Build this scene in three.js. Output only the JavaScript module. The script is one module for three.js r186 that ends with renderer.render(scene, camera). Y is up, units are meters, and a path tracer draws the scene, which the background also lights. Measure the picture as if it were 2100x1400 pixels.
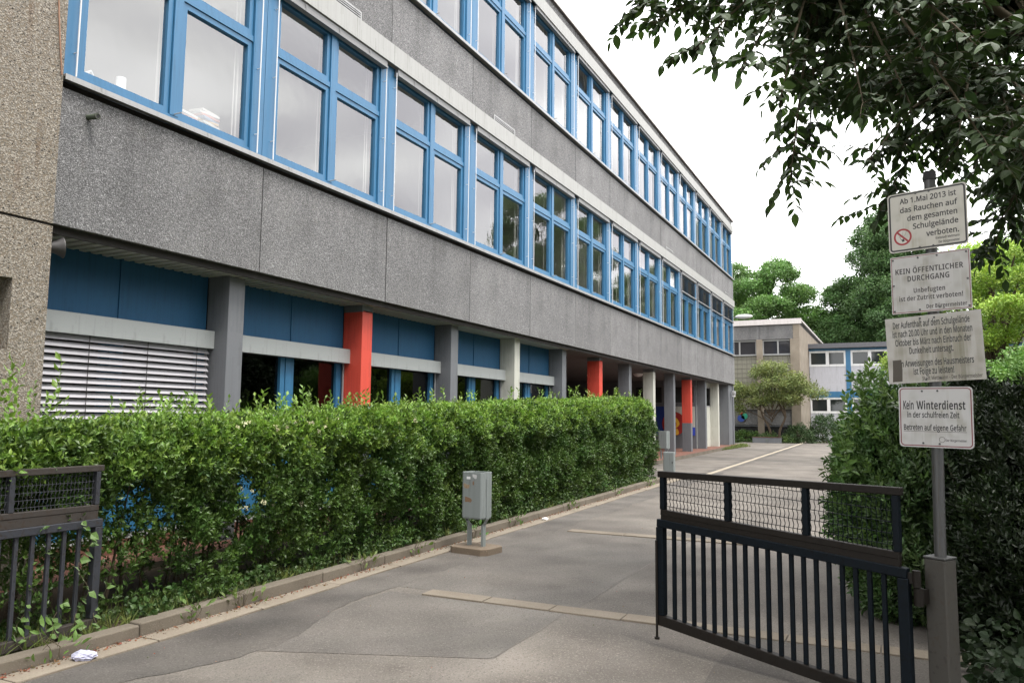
import * as THREE from 'three';
import { mergeGeometries } from 'three/addons/utils/BufferGeometryUtils.js';
import { RoundedBoxGeometry } from 'three/addons/geometries/RoundedBoxGeometry.js';
import { ImprovedNoise } from 'three/addons/math/ImprovedNoise.js';

// ------------------------------------------------------------------ camera, sky, sun, exposure
// x: away from the long school building, y: up, s = -z: along its facade.
const scene = new THREE.Scene();
const renderer = new THREE.WebGLRenderer({ antialias: true });
renderer.toneMapping = THREE.LinearToneMapping;
renderer.toneMappingExposure = 3.2;
renderer.shadowMap.enabled = true;
const camera = new THREE.PerspectiveCamera(47.48, 2100 / 1400, 0.05, 900);
camera.position.set(0, 1.6, 0);
{
  const yaw = -0.4581, pitch = 0.0992;
  camera.lookAt(Math.sin(yaw) * Math.cos(pitch), 1.6 + Math.sin(pitch), -Math.cos(yaw) * Math.cos(pitch));
  camera.rotateZ(0.0098);
}
const SKY = { base: 1.0 };
{
  const W = 512, H = 256, d = new Float32Array(W * H * 4), N = new ImprovedNoise();
  const fbm = (x, y, z) => { let a = 0, k = 0.5; for (let i = 0; i < 5; i++) { a += k * N.noise(x, y, z); x *= 2.03; y *= 2.03; z *= 2.03; k *= 0.5; } return a; };
  for (let j = 0; j < H; j++) for (let i = 0; i < W; i++) {
    const el = ((j + 0.5) / H - 0.5) * Math.PI, az = ((i + 0.5) / W - 0.5) * 2 * Math.PI;
    const x = Math.cos(az) * Math.cos(el), y = Math.sin(el), z = Math.sin(az) * Math.cos(el);
    let v = 0.5;
    let tint = 0;
    if (y > 0) {
      const k = 2.2 / (y + 0.35);
      const n = fbm(x * k * 0.9 + 3.1, y * 5.0, z * k * 1.2 + 7.7);
      v = SKY.base * (0.97 + 1.9 * n) + 0.08 * Math.max(0, x);
      v = 0.6 + 0.75 / (1 + Math.exp(-(v - 0.95) * 4.2));
      tint = THREE.MathUtils.clamp((1.05 - v) * 1.4, 0, 1);
    }
    const o = (j * W + i) * 4;
    d[o] = v * (1 - 0.03 * tint); d[o + 1] = v * (1 - 0.06 * tint); d[o + 2] = v * (1 + 0.085 * tint); d[o + 3] = 1;
  }
  const t = new THREE.DataTexture(d, W, H, THREE.RGBAFormat, THREE.FloatType);
  t.mapping = THREE.EquirectangularReflectionMapping; t.magFilter = THREE.LinearFilter; t.needsUpdate = true;
  scene.background = t; scene.environment = t;
}
const sun = new THREE.DirectionalLight(new THREE.Color(1, 0.96, 0.9), 1.4);
sun.position.set(30, 62, -4); sun.target.position.set(0, 0, -14);
sun.castShadow = true; sun.shadow.radius = 38;
Object.assign(sun.shadow.camera, { left: -45, right: 45, top: 45, bottom: -45, far: 200 });
scene.add(sun, sun.target);

// ------------------------------------------------------------------ helpers
let seed = 20130501;
const rnd = () => { seed = (seed + 0x6d2b79f5) | 0; let t = Math.imul(seed ^ (seed >>> 15), 1 | seed); t = (t + Math.imul(t ^ (t >>> 7), 61 | t)) ^ t; return ((t ^ (t >>> 14)) >>> 0) / 4294967296; };
const rr = (a, b) => a + (b - a) * rnd();
const gauss = () => (rnd() + rnd() + rnd() + rnd() - 2) * 1.0;
const clamp = THREE.MathUtils.clamp, lerp = THREE.MathUtils.lerp;
const V = (x, y, s) => new THREE.Vector3(x, y, -s);
const gy = (s) => 0.011 * clamp(s - 4, 0, 41);
const noise = new ImprovedNoise();
const fbm3 = (x, y, z, o = 4) => { let a = 0, k = 0.5; for (let i = 0; i < o; i++) { a += k * noise.noise(x, y, z); x *= 2.1; y *= 2.1; z *= 2.1; k *= 0.5; } return a; };
const used = {};
const numbered = (n) => { used[n] = (used[n] ?? -1) + 1; return used[n] ? n + '_' + String(used[n]).padStart(3, '0') : n; };
function shade(o) { o.castShadow = true; o.receiveShadow = true; return o; }
function tag(o, label, category, group, kind) {
  if (label) o.userData.label = label;
  if (category) o.userData.category = category;
  if (group) o.userData.group = group;
  if (kind) o.userData.kind = kind;
  return o;
}
function thing(name, p, label, category, group) {
  const g = new THREE.Group(); g.name = numbered(name); g.position.copy(p); scene.add(g);
  return tag(g, label, category, group);
}
// a mesh from geometries in world coordinates, under a parent whose own origin is given
function part(name, geos, mat, parent, origin) {
  let g = Array.isArray(geos) ? (geos.length > 1 ? mergeGeometries(geos.map((q) => (q.index ? q.toNonIndexed() : q))) : geos[0]) : geos;
  const m = shade(new THREE.Mesh(g, mat));
  const o = origin ?? parent.userData.origin;
  if (o) g.translate(-o.x, -o.y, -o.z);
  m.name = name; parent.add(m); return m;
}
function topMesh(name, geos, mat, label, category, group, kind) {
  const m = part(numbered(name), geos, mat, scene); return tag(m, label, category, group, kind);
}
// box with uv in metres: x0..x1, y0..y1, s0..s1; du, dv shift the texture
function box(x0, x1, y0, y1, s0, s1, du = 0, dv = 0) {
  const g = new THREE.BoxGeometry(x1 - x0, y1 - y0, s1 - s0);
  const p = g.attributes.position, n = g.attributes.normal, uv = g.attributes.uv;
  g.translate((x0 + x1) / 2, (y0 + y1) / 2, -(s0 + s1) / 2);
  for (let i = 0; i < p.count; i++) {
    const X = p.getX(i), Y = p.getY(i), S = -p.getZ(i);
    if (Math.abs(n.getX(i)) > 0.5) uv.setXY(i, S + du, Y + dv);
    else if (Math.abs(n.getY(i)) > 0.5) uv.setXY(i, S + du, X + dv);
    else uv.setXY(i, X + du, Y + dv);
  }
  return g;
}
function rbox(x0, x1, y0, y1, s0, s1, r = 0.01, seg = 2) {
  const g = new RoundedBoxGeometry(x1 - x0, y1 - y0, s1 - s0, seg, r);
  g.translate((x0 + x1) / 2, (y0 + y1) / 2, -(s0 + s1) / 2);
  const p = g.attributes.position, n = g.attributes.normal, uv = g.attributes.uv;
  for (let i = 0; i < p.count; i++) {
    const X = p.getX(i), Y = p.getY(i), S = -p.getZ(i);
    if (Math.abs(n.getX(i)) > 0.6) uv.setXY(i, S, Y); else if (Math.abs(n.getY(i)) > 0.6) uv.setXY(i, S, X); else uv.setXY(i, X, Y);
  }
  return g;
}
// square bar between two points: w across (horizontal, normal to the bar's plane), h in the other direction
function bar(a, b, w, h, up = new THREE.Vector3(0, 1, 0)) {
  const d = b.clone().sub(a), L = d.length(); d.normalize();
  let u = up.clone(); if (Math.abs(d.dot(u)) > 0.9) u = new THREE.Vector3(1, 0, 0);
  const side = new THREE.Vector3().crossVectors(d, u).normalize(), vup = new THREE.Vector3().crossVectors(d, side);
  const g = new RoundedBoxGeometry(w, h, L, 1, Math.min(w, h) * 0.12);
  const uv = g.attributes.uv, p = g.attributes.position;
  for (let i = 0; i < p.count; i++) uv.setXY(i, p.getZ(i), p.getX(i) + p.getY(i));
  g.applyMatrix4(new THREE.Matrix4().makeBasis(side, vup, d).setPosition(a.clone().add(b).multiplyScalar(0.5)));
  return g;
}
// tapered tube through points
function limb(pts, r0, r1, seg = 7, steps = 10) {
  const c = new THREE.CatmullRomCurve3(pts), g = new THREE.TubeGeometry(c, steps, 1, seg, false);
  const p = g.attributes.position, P = new THREE.Vector3(), q = new THREE.Vector3();
  for (let i = 0; i <= steps; i++) {
    c.getPointAt(i / steps, P); const r = lerp(r0, r1, i / steps);
    for (let j = 0; j <= seg; j++) { const k = i * (seg + 1) + j; q.fromBufferAttribute(p, k).sub(P).multiplyScalar(r).add(P); p.setXYZ(k, q.x, q.y, q.z); }
  }
  return g;
}
const cyl = (a, b, r, seg = 10, r2 = r) => {
  const d = b.clone().sub(a), g = new THREE.CylinderGeometry(r2, r, d.length(), seg);
  g.applyQuaternion(new THREE.Quaternion().setFromUnitVectors(new THREE.Vector3(0, 1, 0), d.normalize()));
  g.translate((a.x + b.x) / 2, (a.y + b.y) / 2, (a.z + b.z) / 2); return g;
};

// ------------------------------------------------------------------ textures
function canvasTex(w, h, draw, rx = 1, ry = 1, srgb = true) {
  const c = document.createElement('canvas'); c.width = w; c.height = h; draw(c.getContext('2d'), w, h);
  const t = new THREE.CanvasTexture(c); if (srgb) t.colorSpace = THREE.SRGBColorSpace;
  t.wrapS = t.wrapT = THREE.RepeatWrapping; t.repeat.set(rx, ry); return t;
}
// exposed aggregate: pebbles on mortar; returns colour and height
function aggregate(w, h, metres, high, opt) {
  const c = document.createElement('canvas'), b = document.createElement('canvas'); c.width = b.width = w; c.height = b.height = h;
  const x = c.getContext('2d'), y = b.getContext('2d');
  const css = (v, a = 1) => 'rgba(' + v.map((q) => Math.round(q)).join(',') + ',' + a + ')';
  x.fillStyle = css(opt.mortar); x.fillRect(0, 0, w, h); y.fillStyle = '#222'; y.fillRect(0, 0, w, h);
  const px = w / metres, n = opt.count;
  for (let i = 0; i < n; i++) {
    const r = px * rr(opt.r0, opt.r1), X = rnd() * w, Y = rnd() * h, t = rnd(), tone = opt.tone(t), k = rr(0.6, 1), a = rnd() * 3.14, lum = 70 + 150 * rnd();
    for (const ox of [0, X < 30 ? w : X > w - 30 ? -w : 0]) {
      for (const oy of [0, Y < 30 ? h : Y > h - 30 ? -h : 0]) {
        x.fillStyle = css(tone); x.beginPath(); x.ellipse(X + ox, Y + oy, r, r * k, a, 0, 6.283); x.fill();
        y.fillStyle = css([lum, lum, lum]); y.beginPath(); y.ellipse(X + ox, Y + oy, r, r * k, a, 0, 6.283); y.fill();
        if (!oy && Y >= 30 && Y <= h - 30) break;
      }
      if (!ox && X >= 30 && X <= w - 30) break;
    }
  }
  opt.after?.(x, w, h, px, css);
  const mk = (cv, s) => { const t = new THREE.CanvasTexture(cv); if (s) t.colorSpace = THREE.SRGBColorSpace; t.wrapS = t.wrapT = THREE.RepeatWrapping; t.repeat.set(1 / metres, 1 / high); return t; };
  return [mk(c, true), mk(b, false)];
}
const greyAgg = aggregate(1536, 1024, 2.59, 2.59 * 1024 / 1536, {
  mortar: [98, 97, 97], count: 84000, r0: 0.003, r1: 0.0068,
  tone: (t) => { const v = t < 0.3 ? 82 + 42 * rnd() : t < 0.88 ? 114 + 40 * rnd() : 150 + 42 * rnd(); return [v, v * 0.995, v * 0.995]; },
  after: (x, w, h, px) => {
    for (let i = 0; i < 70; i++) { const X = rnd() * w, L = h * rr(0.2, 1), g = x.createLinearGradient(0, 0, 0, L), d = rnd() < 0.6; const a = rr(0.01, 0.055); g.addColorStop(0, d ? `rgba(30,28,26,${a})` : `rgba(190,188,182,${a * 0.7})`); g.addColorStop(1, 'rgba(60,60,60,0)'); x.fillStyle = g; const ww = px * rr(0.02, 0.14); x.fillRect(X, 0, ww, L); if (X + ww > w) x.fillRect(X - w, 0, ww, L); }
    for (let i = 0; i < 60; i++) { const X = rnd() * w, Y = rnd() * h, R = px * rr(0.1, 0.4); for (const o of [0, w, -w]) { const g = x.createRadialGradient(X + o, Y, 0, X + o, Y, R); const a = rr(0.02, 0.08), c = rnd() < 0.5 ? '25,24,22' : '170,168,165'; g.addColorStop(0, `rgba(${c},${a})`); g.addColorStop(1, `rgba(${c},0)`); x.fillStyle = g; x.fillRect(X + o - R, Y - R, 2 * R, 2 * R); } }
  },
});
const beigeAgg = aggregate(1280, 1280, 2.7, 2.7, {
  mortar: [132, 122, 108], count: 64000, r0: 0.0035, r1: 0.0085,
  tone: (t) => { const v = t < 0.05 ? 50 + 40 * rnd() : t < 0.3 ? 108 + 30 * rnd() : 138 + 48 * rnd(); return [v, v * 0.965, v * 0.91]; },
  after: (x, w, h, px) => {
    for (let i = 0; i < 26; i++) { const X = rnd() * w, Y = h * rr(0, 0.7), L = h * rr(0.1, 0.35), g = x.createLinearGradient(0, Y, 0, Y + L), a = rr(0.05, 0.18); g.addColorStop(0, 'rgba(90,50,25,0)'); g.addColorStop(0.15, `rgba(80,45,22,${a})`); g.addColorStop(1, 'rgba(70,50,35,0)'); x.fillStyle = g; x.fillRect(X, Y, px * rr(0.015, 0.06), L); }
  },
});
function grainTex(w, metres, dark, light, n, rmin, rmax, blot = 40, blotA = 0.1) {
  return canvasTex(w, w, (x) => {
    const mid = dark.map((d, i) => (d + light[i]) / 2);
    x.fillStyle = `rgb(${mid.map(Math.round)})`; x.fillRect(0, 0, w, w);
    const px = w / metres;
    for (let i = 0; i < blot; i++) { const X = rnd() * w, Y = rnd() * w, R = px * metres * rr(0.05, 0.22), c = rnd() < 0.5 ? dark : light, a = rr(0.3, 1) * blotA; for (const ox of [0, w, -w]) for (const oy of [0, w, -w]) { const g = x.createRadialGradient(X + ox, Y + oy, 0, X + ox, Y + oy, R); g.addColorStop(0, `rgba(${c},${a})`); g.addColorStop(1, `rgba(${c},0)`); x.fillStyle = g; x.fillRect(X + ox - R, Y + oy - R, 2 * R, 2 * R); } }
    for (let i = 0; i < n; i++) { const t = rnd(), v = dark.map((d, k) => Math.round(d + (light[k] - d) * t)); x.fillStyle = `rgba(${v},${rr(0.35, 0.9)})`; const r = px * rr(rmin, rmax); x.fillRect(rnd() * w, rnd() * w, r, r * rr(0.6, 1.4)); }
  }, 1 / metres, 1 / metres);
}
const asphaltTex = grainTex(1400, 2.6, [128, 124, 118], [255, 252, 245], 90000, 0.0025, 0.009, 90, 0.36);
const concreteTex = grainTex(768, 1.7, [168, 160, 148], [250, 246, 236], 22000, 0.002, 0.008, 60, 0.3);
const paintTex = canvasTex(512, 512, (x, w) => {
  x.fillStyle = '#f4f4f4'; x.fillRect(0, 0, w, w);
  for (let i = 0; i < 240; i++) { const X = rnd() * w, L = rr(30, 300), a = rr(0.015, 0.09); x.fillStyle = rnd() < 0.6 ? `rgba(120,118,110,${a})` : `rgba(255,255,255,${a * 2})`; x.fillRect(X, rnd() * w, rr(1, 14), L); }
  for (let i = 0; i < 2500; i++) { x.fillStyle = `rgba(130,126,118,${rr(0.02, 0.12)})`; x.fillRect(rnd() * w, rnd() * w, rr(1, 3), rr(1, 3)); }
}, 1 / 1.3, 1 / 1.3);
const rustTex = canvasTex(512, 512, (x, w) => {
  x.fillStyle = '#e8e8ea'; x.fillRect(0, 0, w, w);
  for (let i = 0; i < 900; i++) { const c = rnd() < 0.5 ? '210,170,130' : rnd() < 0.6 ? '255,250,245' : '120,110,105'; x.fillStyle = `rgba(${c},${rr(0.05, 0.35)})`; x.beginPath(); x.ellipse(rnd() * w, rnd() * w, rr(1, 16), rr(1, 6), rnd() * 3, 0, 7); x.fill(); }
}, 1 / 0.7, 1 / 0.7);
const barkTex = canvasTex(256, 256, (x, w) => {
  x.fillStyle = '#b9b0a4'; x.fillRect(0, 0, w, w);
  for (let i = 0; i < 900; i++) { x.fillStyle = rnd() < 0.5 ? `rgba(60,50,42,${rr(0.1, 0.4)})` : `rgba(225,218,205,${rr(0.1, 0.3)})`; x.fillRect(rnd() * w, rnd() * w, rr(1, 4), rr(4, 40)); }
}, 2, 2);

// ------------------------------------------------------------------ materials (linear real-world base colours, except the darkened soffit blue)
const lin = (r, g, b) => new THREE.Color().setRGB(r, g, b);
const std = (c, o = {}) => new THREE.MeshStandardMaterial({ color: c, roughness: 0.8, ...o });
const M = {};
M.panels = [1.0, 0.93, 1.06].map((k) => std(lin(0.87 * k, 0.87 * k, 0.875 * k), { map: greyAgg[0], bumpMap: greyAgg[1], bumpScale: 0.006, roughness: 0.92 }));
M.beige = std(lin(0.76, 0.745, 0.72), { map: beigeAgg[0], bumpMap: beigeAgg[1], bumpScale: 0.006, roughness: 0.95 });
M.blue = std(lin(0.038, 0.16, 0.305), { map: paintTex, roughness: 0.42 });
M.shadedBlue = std(lin(0.01, 0.08, 0.172), { map: paintTex, roughness: 0.75 });  // the same blue paint, darkened to carry the shade under the soffit
M.alu = std(lin(0.36, 0.36, 0.36), { map: paintTex, roughness: 0.5, metalness: 0.25 });
M.aluBright = std(lin(0.62, 0.62, 0.63), { roughness: 0.4 });
M.boxCover = std(lin(0.34, 0.34, 0.325), { map: paintTex, roughness: 0.55 });
M.beam = std(lin(0.38, 0.4, 0.395), { map: paintTex, roughness: 0.5 });
M.coping = std(lin(0.62, 0.58, 0.565), { map: paintTex, roughness: 0.6 });
M.redCol = std(lin(0.62, 0.07, 0.042), { map: paintTex, roughness: 0.55 });
M.greyCol = std(lin(0.15, 0.157, 0.17), { map: paintTex, roughness: 0.6 });
M.whiteCol = std(lin(0.52, 0.52, 0.46), { map: paintTex, roughness: 0.6 });
M.dark = std(lin(0.02, 0.02, 0.02), { roughness: 0.9 });
M.joint = std(lin(0.035, 0.032, 0.03), { roughness: 0.95 });
M.interior = std(lin(0.42, 0.4, 0.37), { roughness: 0.9 });
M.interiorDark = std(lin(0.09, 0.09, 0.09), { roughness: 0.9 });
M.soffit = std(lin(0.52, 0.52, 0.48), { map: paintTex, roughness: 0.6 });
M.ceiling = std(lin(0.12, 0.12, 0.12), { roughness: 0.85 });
const warp = new THREE.DataTexture(Uint8Array.from({ length: 128 * 128 * 4 }, (_, i) => (i % 4 === 3 ? 255 : 128 + 110 * fbm3(((i >> 2) % 128) / 22, Math.floor((i >> 2) / 128) / 22, 4, 2))), 128, 128); warp.magFilter = THREE.LinearFilter; warp.wrapS = warp.wrapT = THREE.RepeatWrapping; warp.needsUpdate = true;
M.glass = new THREE.MeshPhysicalMaterial({ bumpMap: warp, bumpScale: 0.0012, color: lin(0.86, 0.89, 0.88), roughness: 0.0, metalness: 0, transmission: 1, thickness: 0, ior: 2.4 });
M.glassDark = new THREE.MeshPhysicalMaterial({ color: lin(0.3, 0.32, 0.32), roughness: 0.0, metalness: 0, transmission: 1, thickness: 0, ior: 1.5 });
M.slat = std(lin(0.42, 0.41, 0.43), { roughness: 0.5, metalness: 0.1 });
M.slatGrey = std(lin(0.2, 0.2, 0.2), { roughness: 0.6, metalness: 0.1 });
M.tile = std(lin(0.21, 0.095, 0.072), { map: concreteTex, roughness: 0.85 });
M.concrete = std(lin(0.3, 0.28, 0.255), { map: concreteTex, roughness: 0.95, bumpMap: concreteTex, bumpScale: 0.003 });
M.kerb = std(lin(0.21, 0.19, 0.165), { map: concreteTex, roughness: 0.95, bumpMap: concreteTex, bumpScale: 0.004 });
M.slab = std(lin(0.3, 0.27, 0.235), { map: concreteTex, roughness: 0.95, bumpMap: concreteTex, bumpScale: 0.003 });
M.asphalt = std(lin(1, 1, 1), { map: asphaltTex, vertexColors: true, roughness: 0.93, bumpMap: asphaltTex, bumpScale: 0.004 });
M.soil = std(lin(0.07, 0.05, 0.035), { map: concreteTex, roughness: 1, bumpMap: concreteTex, bumpScale: 0.02 });
M.land = std(lin(0.07, 0.09, 0.035), { map: concreteTex, roughness: 1 });
M.gate = new THREE.MeshPhysicalMaterial({ color: lin(0.006, 0.0095, 0.013), map: rustTex, roughness: 0.5, specularIntensity: 0.18 });
M.gateLeft = new THREE.MeshPhysicalMaterial({ color: lin(0.042, 0.045, 0.053), map: rustTex, roughness: 0.5, specularIntensity: 0.6 });
M.gateLeftWorn = new THREE.MeshPhysicalMaterial({ color: lin(0.05, 0.043, 0.037), map: rustTex, roughness: 0.6, specularIntensity: 0.6 });
M.gateWorn = new THREE.MeshPhysicalMaterial({ color: lin(0.012, 0.0095, 0.007), map: rustTex, roughness: 0.6, specularIntensity: 0.4 });
M.postSteel = std(lin(0.05, 0.046, 0.037), { map: rustTex, roughness: 0.65 });
M.galv = std(lin(0.09, 0.092, 0.09), { map: rustTex, roughness: 0.5, metalness: 0.45 });
M.binGrey = std(lin(0.23, 0.255, 0.25), { map: paintTex, roughness: 0.5 });
M.binBase = std(lin(0.25, 0.205, 0.165), { map: concreteTex, roughness: 0.95, bumpMap: concreteTex, bumpScale: 0.004 });
M.bark = std(lin(0.16, 0.13, 0.1), { map: barkTex, roughness: 0.95 });
M.twig = std(lin(0.1, 0.08, 0.05), { roughness: 0.9 });
M.white = std(lin(0.78, 0.78, 0.78), { map: paintTex, roughness: 0.5 });
const leafMat = (r, g, b, t = 0.35, rough = 0.6) => new THREE.MeshPhysicalMaterial({ color: lin(r, g, b), roughness: rough, transmission: t, thickness: 0, ior: 1.4, side: THREE.DoubleSide });

// ------------------------------------------------------------------ ground
function sheet(name, ss, xl, xr, nx, off, mat, colour, parent) {
  const pos = [], uv = [], col = [], idx = [];
  ss.forEach((s) => { for (let i = 0; i <= nx; i++) { const x = lerp(xl(s), xr(s), i / nx); pos.push(x, gy(s) + off, -s); uv.push(x, s); if (colour) { const c = colour(x, s); col.push(c[0], c[1], c[2]); } } });
  for (let j = 0; j < ss.length - 1; j++) for (let i = 0; i < nx; i++) { const a = j * (nx + 1) + i; idx.push(a, a + 1, a + nx + 2, a, a + nx + 2, a + nx + 1); }
  const g = new THREE.BufferGeometry();
  g.setAttribute('position', new THREE.Float32BufferAttribute(pos, 3)); g.setAttribute('uv', new THREE.Float32BufferAttribute(uv, 2));
  if (colour) g.setAttribute('color', new THREE.Float32BufferAttribute(col, 3));
  g.setIndex(idx); g.computeVertexNormals();
  const m = part(parent ? name : numbered(name), g, mat, parent ?? scene); return m;
}
const steps = (a, b, d, extra = []) => { const r = []; for (let s = a; s < b - 1e-6; s += d) r.push(s); r.push(b, ...extra.filter((e) => e > a && e < b)); return [...new Set(r.map((q) => +q.toFixed(4)))].sort((p, q) => p - q); };
const K = (v) => () => v;
const ragged = (s, z) => 0.05 * noise.noise(s * 1.7, z * 9.1, 1) + 0.025 * noise.noise(s * 6.1, z * 5.3, 2) + 0.014 * noise.noise(s * 17, z * 7.7, 3);
tag(sheet('ground', [-200, -60, 4, 45, 120, 420], K(-300), K(300), 8, -0.03, M.land), 'wide green and brown ground far around the school', 'ground', null, 'structure');
const tone = (base, amp, sx = 0.35, ss2 = 0.35, z = 0, fine = 0.5) => (x, s) => {
  const n = fbm3(x * sx, s * ss2, z, 4) * amp + fbm3(x * 2.1 + 9, s * 1.6, z + 4, 3) * amp * fine;
  const k = 1 + n; return [base[0] * k, base[1] * k * (1 - 0.02 * n), base[2] * k * (1 - 0.05 * n)];
};
tag(sheet('schoolyard', steps(-6, 45.6, 0.15, [4, 45]), K(-7.6), K(14), 140, 0, M.asphalt, tone([0.228, 0.212, 0.198], 0.7, 0.22, 0.3, 1)), 'worn brownish grey asphalt of the schoolyard and drive', 'asphalt', null, 'structure');
// the grey older patch left of the seam
tag(sheet('asphalt_patch', steps(4.15, 6.04, 0.05), (s) => -4.2 + ragged(s, 1), (s) => -2.46 - Math.max(0, (4.75 - s) / 0.62) * 1.65 + ragged(s, 2) * 0.5, 26, 0.0015, M.asphalt, tone([0.208, 0.197, 0.188], 0.6, 0.6, 0.6, 3)), 'grey asphalt patch in front of the threshold slabs', 'asphalt', null, 'structure');
tag(sheet('asphalt_patch', steps(6.24, 10.06, 0.07), (s) => -4.3 + ragged(s, 3), (s) => -2.45 + ragged(s, 4) * 0.5, 26, 0.0015, M.asphalt, tone([0.212, 0.2, 0.19], 0.6, 0.5, 0.5, 5)), 'grey asphalt patch beyond the threshold slabs, beside the waste bin', 'asphalt', null, 'structure');
tag(sheet('asphalt_lane', steps(-2, 45, 0.07, [4]), K(-4.74), (s) => -4.24 + (s < 5.4 ? 0.32 * Math.max(0, 1 - Math.abs(s - 4.3) / 1.1) : 0) - 0.25 * Math.max(0, 3.4 - s) + ragged(s, 5) * 1.4, 10, 0.003, M.asphalt, (x, s) => tone([0.188, 0.177, 0.169].map((v) => v * (1 - 0.3 * clamp(1.3 - Math.abs(s - 4.4) / 1.2, 0, 1))), 0.5, 0.8, 0.6, 7, 1.1)(x, s)), 'dark strip of newer asphalt along the kerb gutter', 'asphalt', null, 'structure');
tag(sheet('asphalt_patch', steps(-2, 6.04, 0.07, [4]), (s) => -1.1 + ragged(s, 6), K(3.5), 24, 0.0022, M.asphalt, tone([0.16, 0.15, 0.142], 0.4, 0.6, 0.6, 9)), 'dark asphalt patch under the open right gate leaf', 'asphalt', null, 'structure');
{ // tar seams
  const seam = (pts, w) => { const c = new THREE.CatmullRomCurve3(pts.map(([x, s]) => V(x, 0, s)), false, 'catmullrom', 0.1), n = Math.ceil(c.getLength() / 0.07), pos = [], idx = [], uv = [];
    for (let i = 0; i <= n; i++) { const p = c.getPointAt(i / n), t = c.getTangentAt(i / n), ww = w * (0.55 + 0.7 * Math.abs(noise.noise(i * 0.21, w * 90, 3))), wob = 0.02 * noise.noise(i * 0.13, 5, w * 40); for (const k of [-1, 1]) { const x = p.x + t.z * (ww * k + wob), z = p.z - t.x * (ww * k + wob); pos.push(x, gy(-z) + 0.0028, z); uv.push(x, z); } if (i) { const a = 2 * i; idx.push(a - 2, a - 1, a + 1, a - 2, a + 1, a); } }
    const g = new THREE.BufferGeometry(); g.setAttribute('position', new THREE.Float32BufferAttribute(pos, 3)); g.setAttribute('uv', new THREE.Float32BufferAttribute(uv, 2)); g.setIndex(idx); g.computeVertexNormals(); return g.toNonIndexed(); };
  const tar = std(lin(0.19, 0.175, 0.165), { map: asphaltTex, roughness: 0.8 });
  tag(part('tar_seam', [seam([[-4.12, 4.12], [-3.3, 4.43], [-2.5, 4.73], [-2.46, 4.8], [-2.46, 5.4], [-2.47, 6.03]], 0.009), seam([[-2.46, 6.25], [-2.45, 7.5], [-2.44, 8.8], [-2.4, 10.05]], 0.007), seam([[-1.08, 4.4], [-1.12, 5.5], [-1.06, 6.03]], 0.007), seam([[-2.4, 10.3], [-2.3, 15], [-2.35, 22]], 0.007)], tar, scene), 'thin dark tar seams between the asphalt patches', 'tar seam', null, 'structure');
}
function slabRow(name, label, list, mat, y0, y1) {
  const g = thing(name, V(list[0][0], gy(list[0][2]), list[0][2]), label, 'paving'); g.userData.kind = 'structure'; g.userData.origin = g.position.clone();
  for (const [x0, x1, s0, s1] of list) { const j = rr(-0.003, 0.003), b = rbox(x0, x1, y0 + j, y1 + j, s0, s1, 0.006, 1); const p = b.attributes.position; for (let i = 0; i < p.count; i++) p.setY(i, p.getY(i) + gy(-p.getZ(i))); part('concrete_slab', b, mat, g, g.position); }
  delete g.userData.origin; return g;
}
{
  const a = []; for (let x = -3.86; x < 0.4; x += 0.62) a.push([x, x + 0.612, 6.05 + 0.004 * Math.sin(x * 5), 6.235]);
  slabRow('threshold_strip', 'row of pale concrete slabs set across the drive at the gate', a, M.slab, -0.08, 0.014);
  const b = []; for (let x = -4.1; x < 1; x += 0.8) b.push([x, x + 0.79, 10.08, 10.27]);
  slabRow('drain_strip', 'second row of pale slabs across the drive, farther than the waste bin', b, M.slab, -0.08, 0.013);
  const c = []; for (let s = -1; s < 19.5; s += 1.0) c.push([-4.93, -4.73 + 0.012 * Math.sin(s * 4), s, s + 0.992]);
  slabRow('gutter', 'flat concrete gutter slabs running along the kerb', c, M.slab, -0.08, 0.016);
  const w = []; for (let s = 20.3; s < 45; s += 1.2) w.push([-4.56, -4.43, s, s + 1.19]);
  slabRow('yard_strip', 'long pale strip of concrete running up the far schoolyard', w, std(lin(0.5, 0.46, 0.4), { map: concreteTex, roughness: 0.9 }), -0.08, 0.013);
  const k = thing('kerb', V(-5, 0, 3), 'concrete kerb stones edging the hedge bed', 'kerb'); k.userData.kind = 'structure';
  for (let s = -1; s < 18.2; s += 1.0) { const b2 = rbox(-5.07 + rr(-0.008, 0.008), -4.935, -0.15, 0.105 + rr(-0.008, 0.008), s + 0.003, s + 0.994, 0.014, 2); const p = b2.attributes.position; for (let i = 0; i < p.count; i++) p.setY(i, p.getY(i) + gy(-p.getZ(i))); part('kerb_stone', b2, M.kerb, k, k.position); }
  tag(sheet('hedge_bed', steps(-2, 18.2, 0.2, [4]), K(-6.72), K(-5.05), 12, 0.06, M.soil), 'brown soil bed between the kerb and the school building', 'soil', null, 'structure');
}

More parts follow.
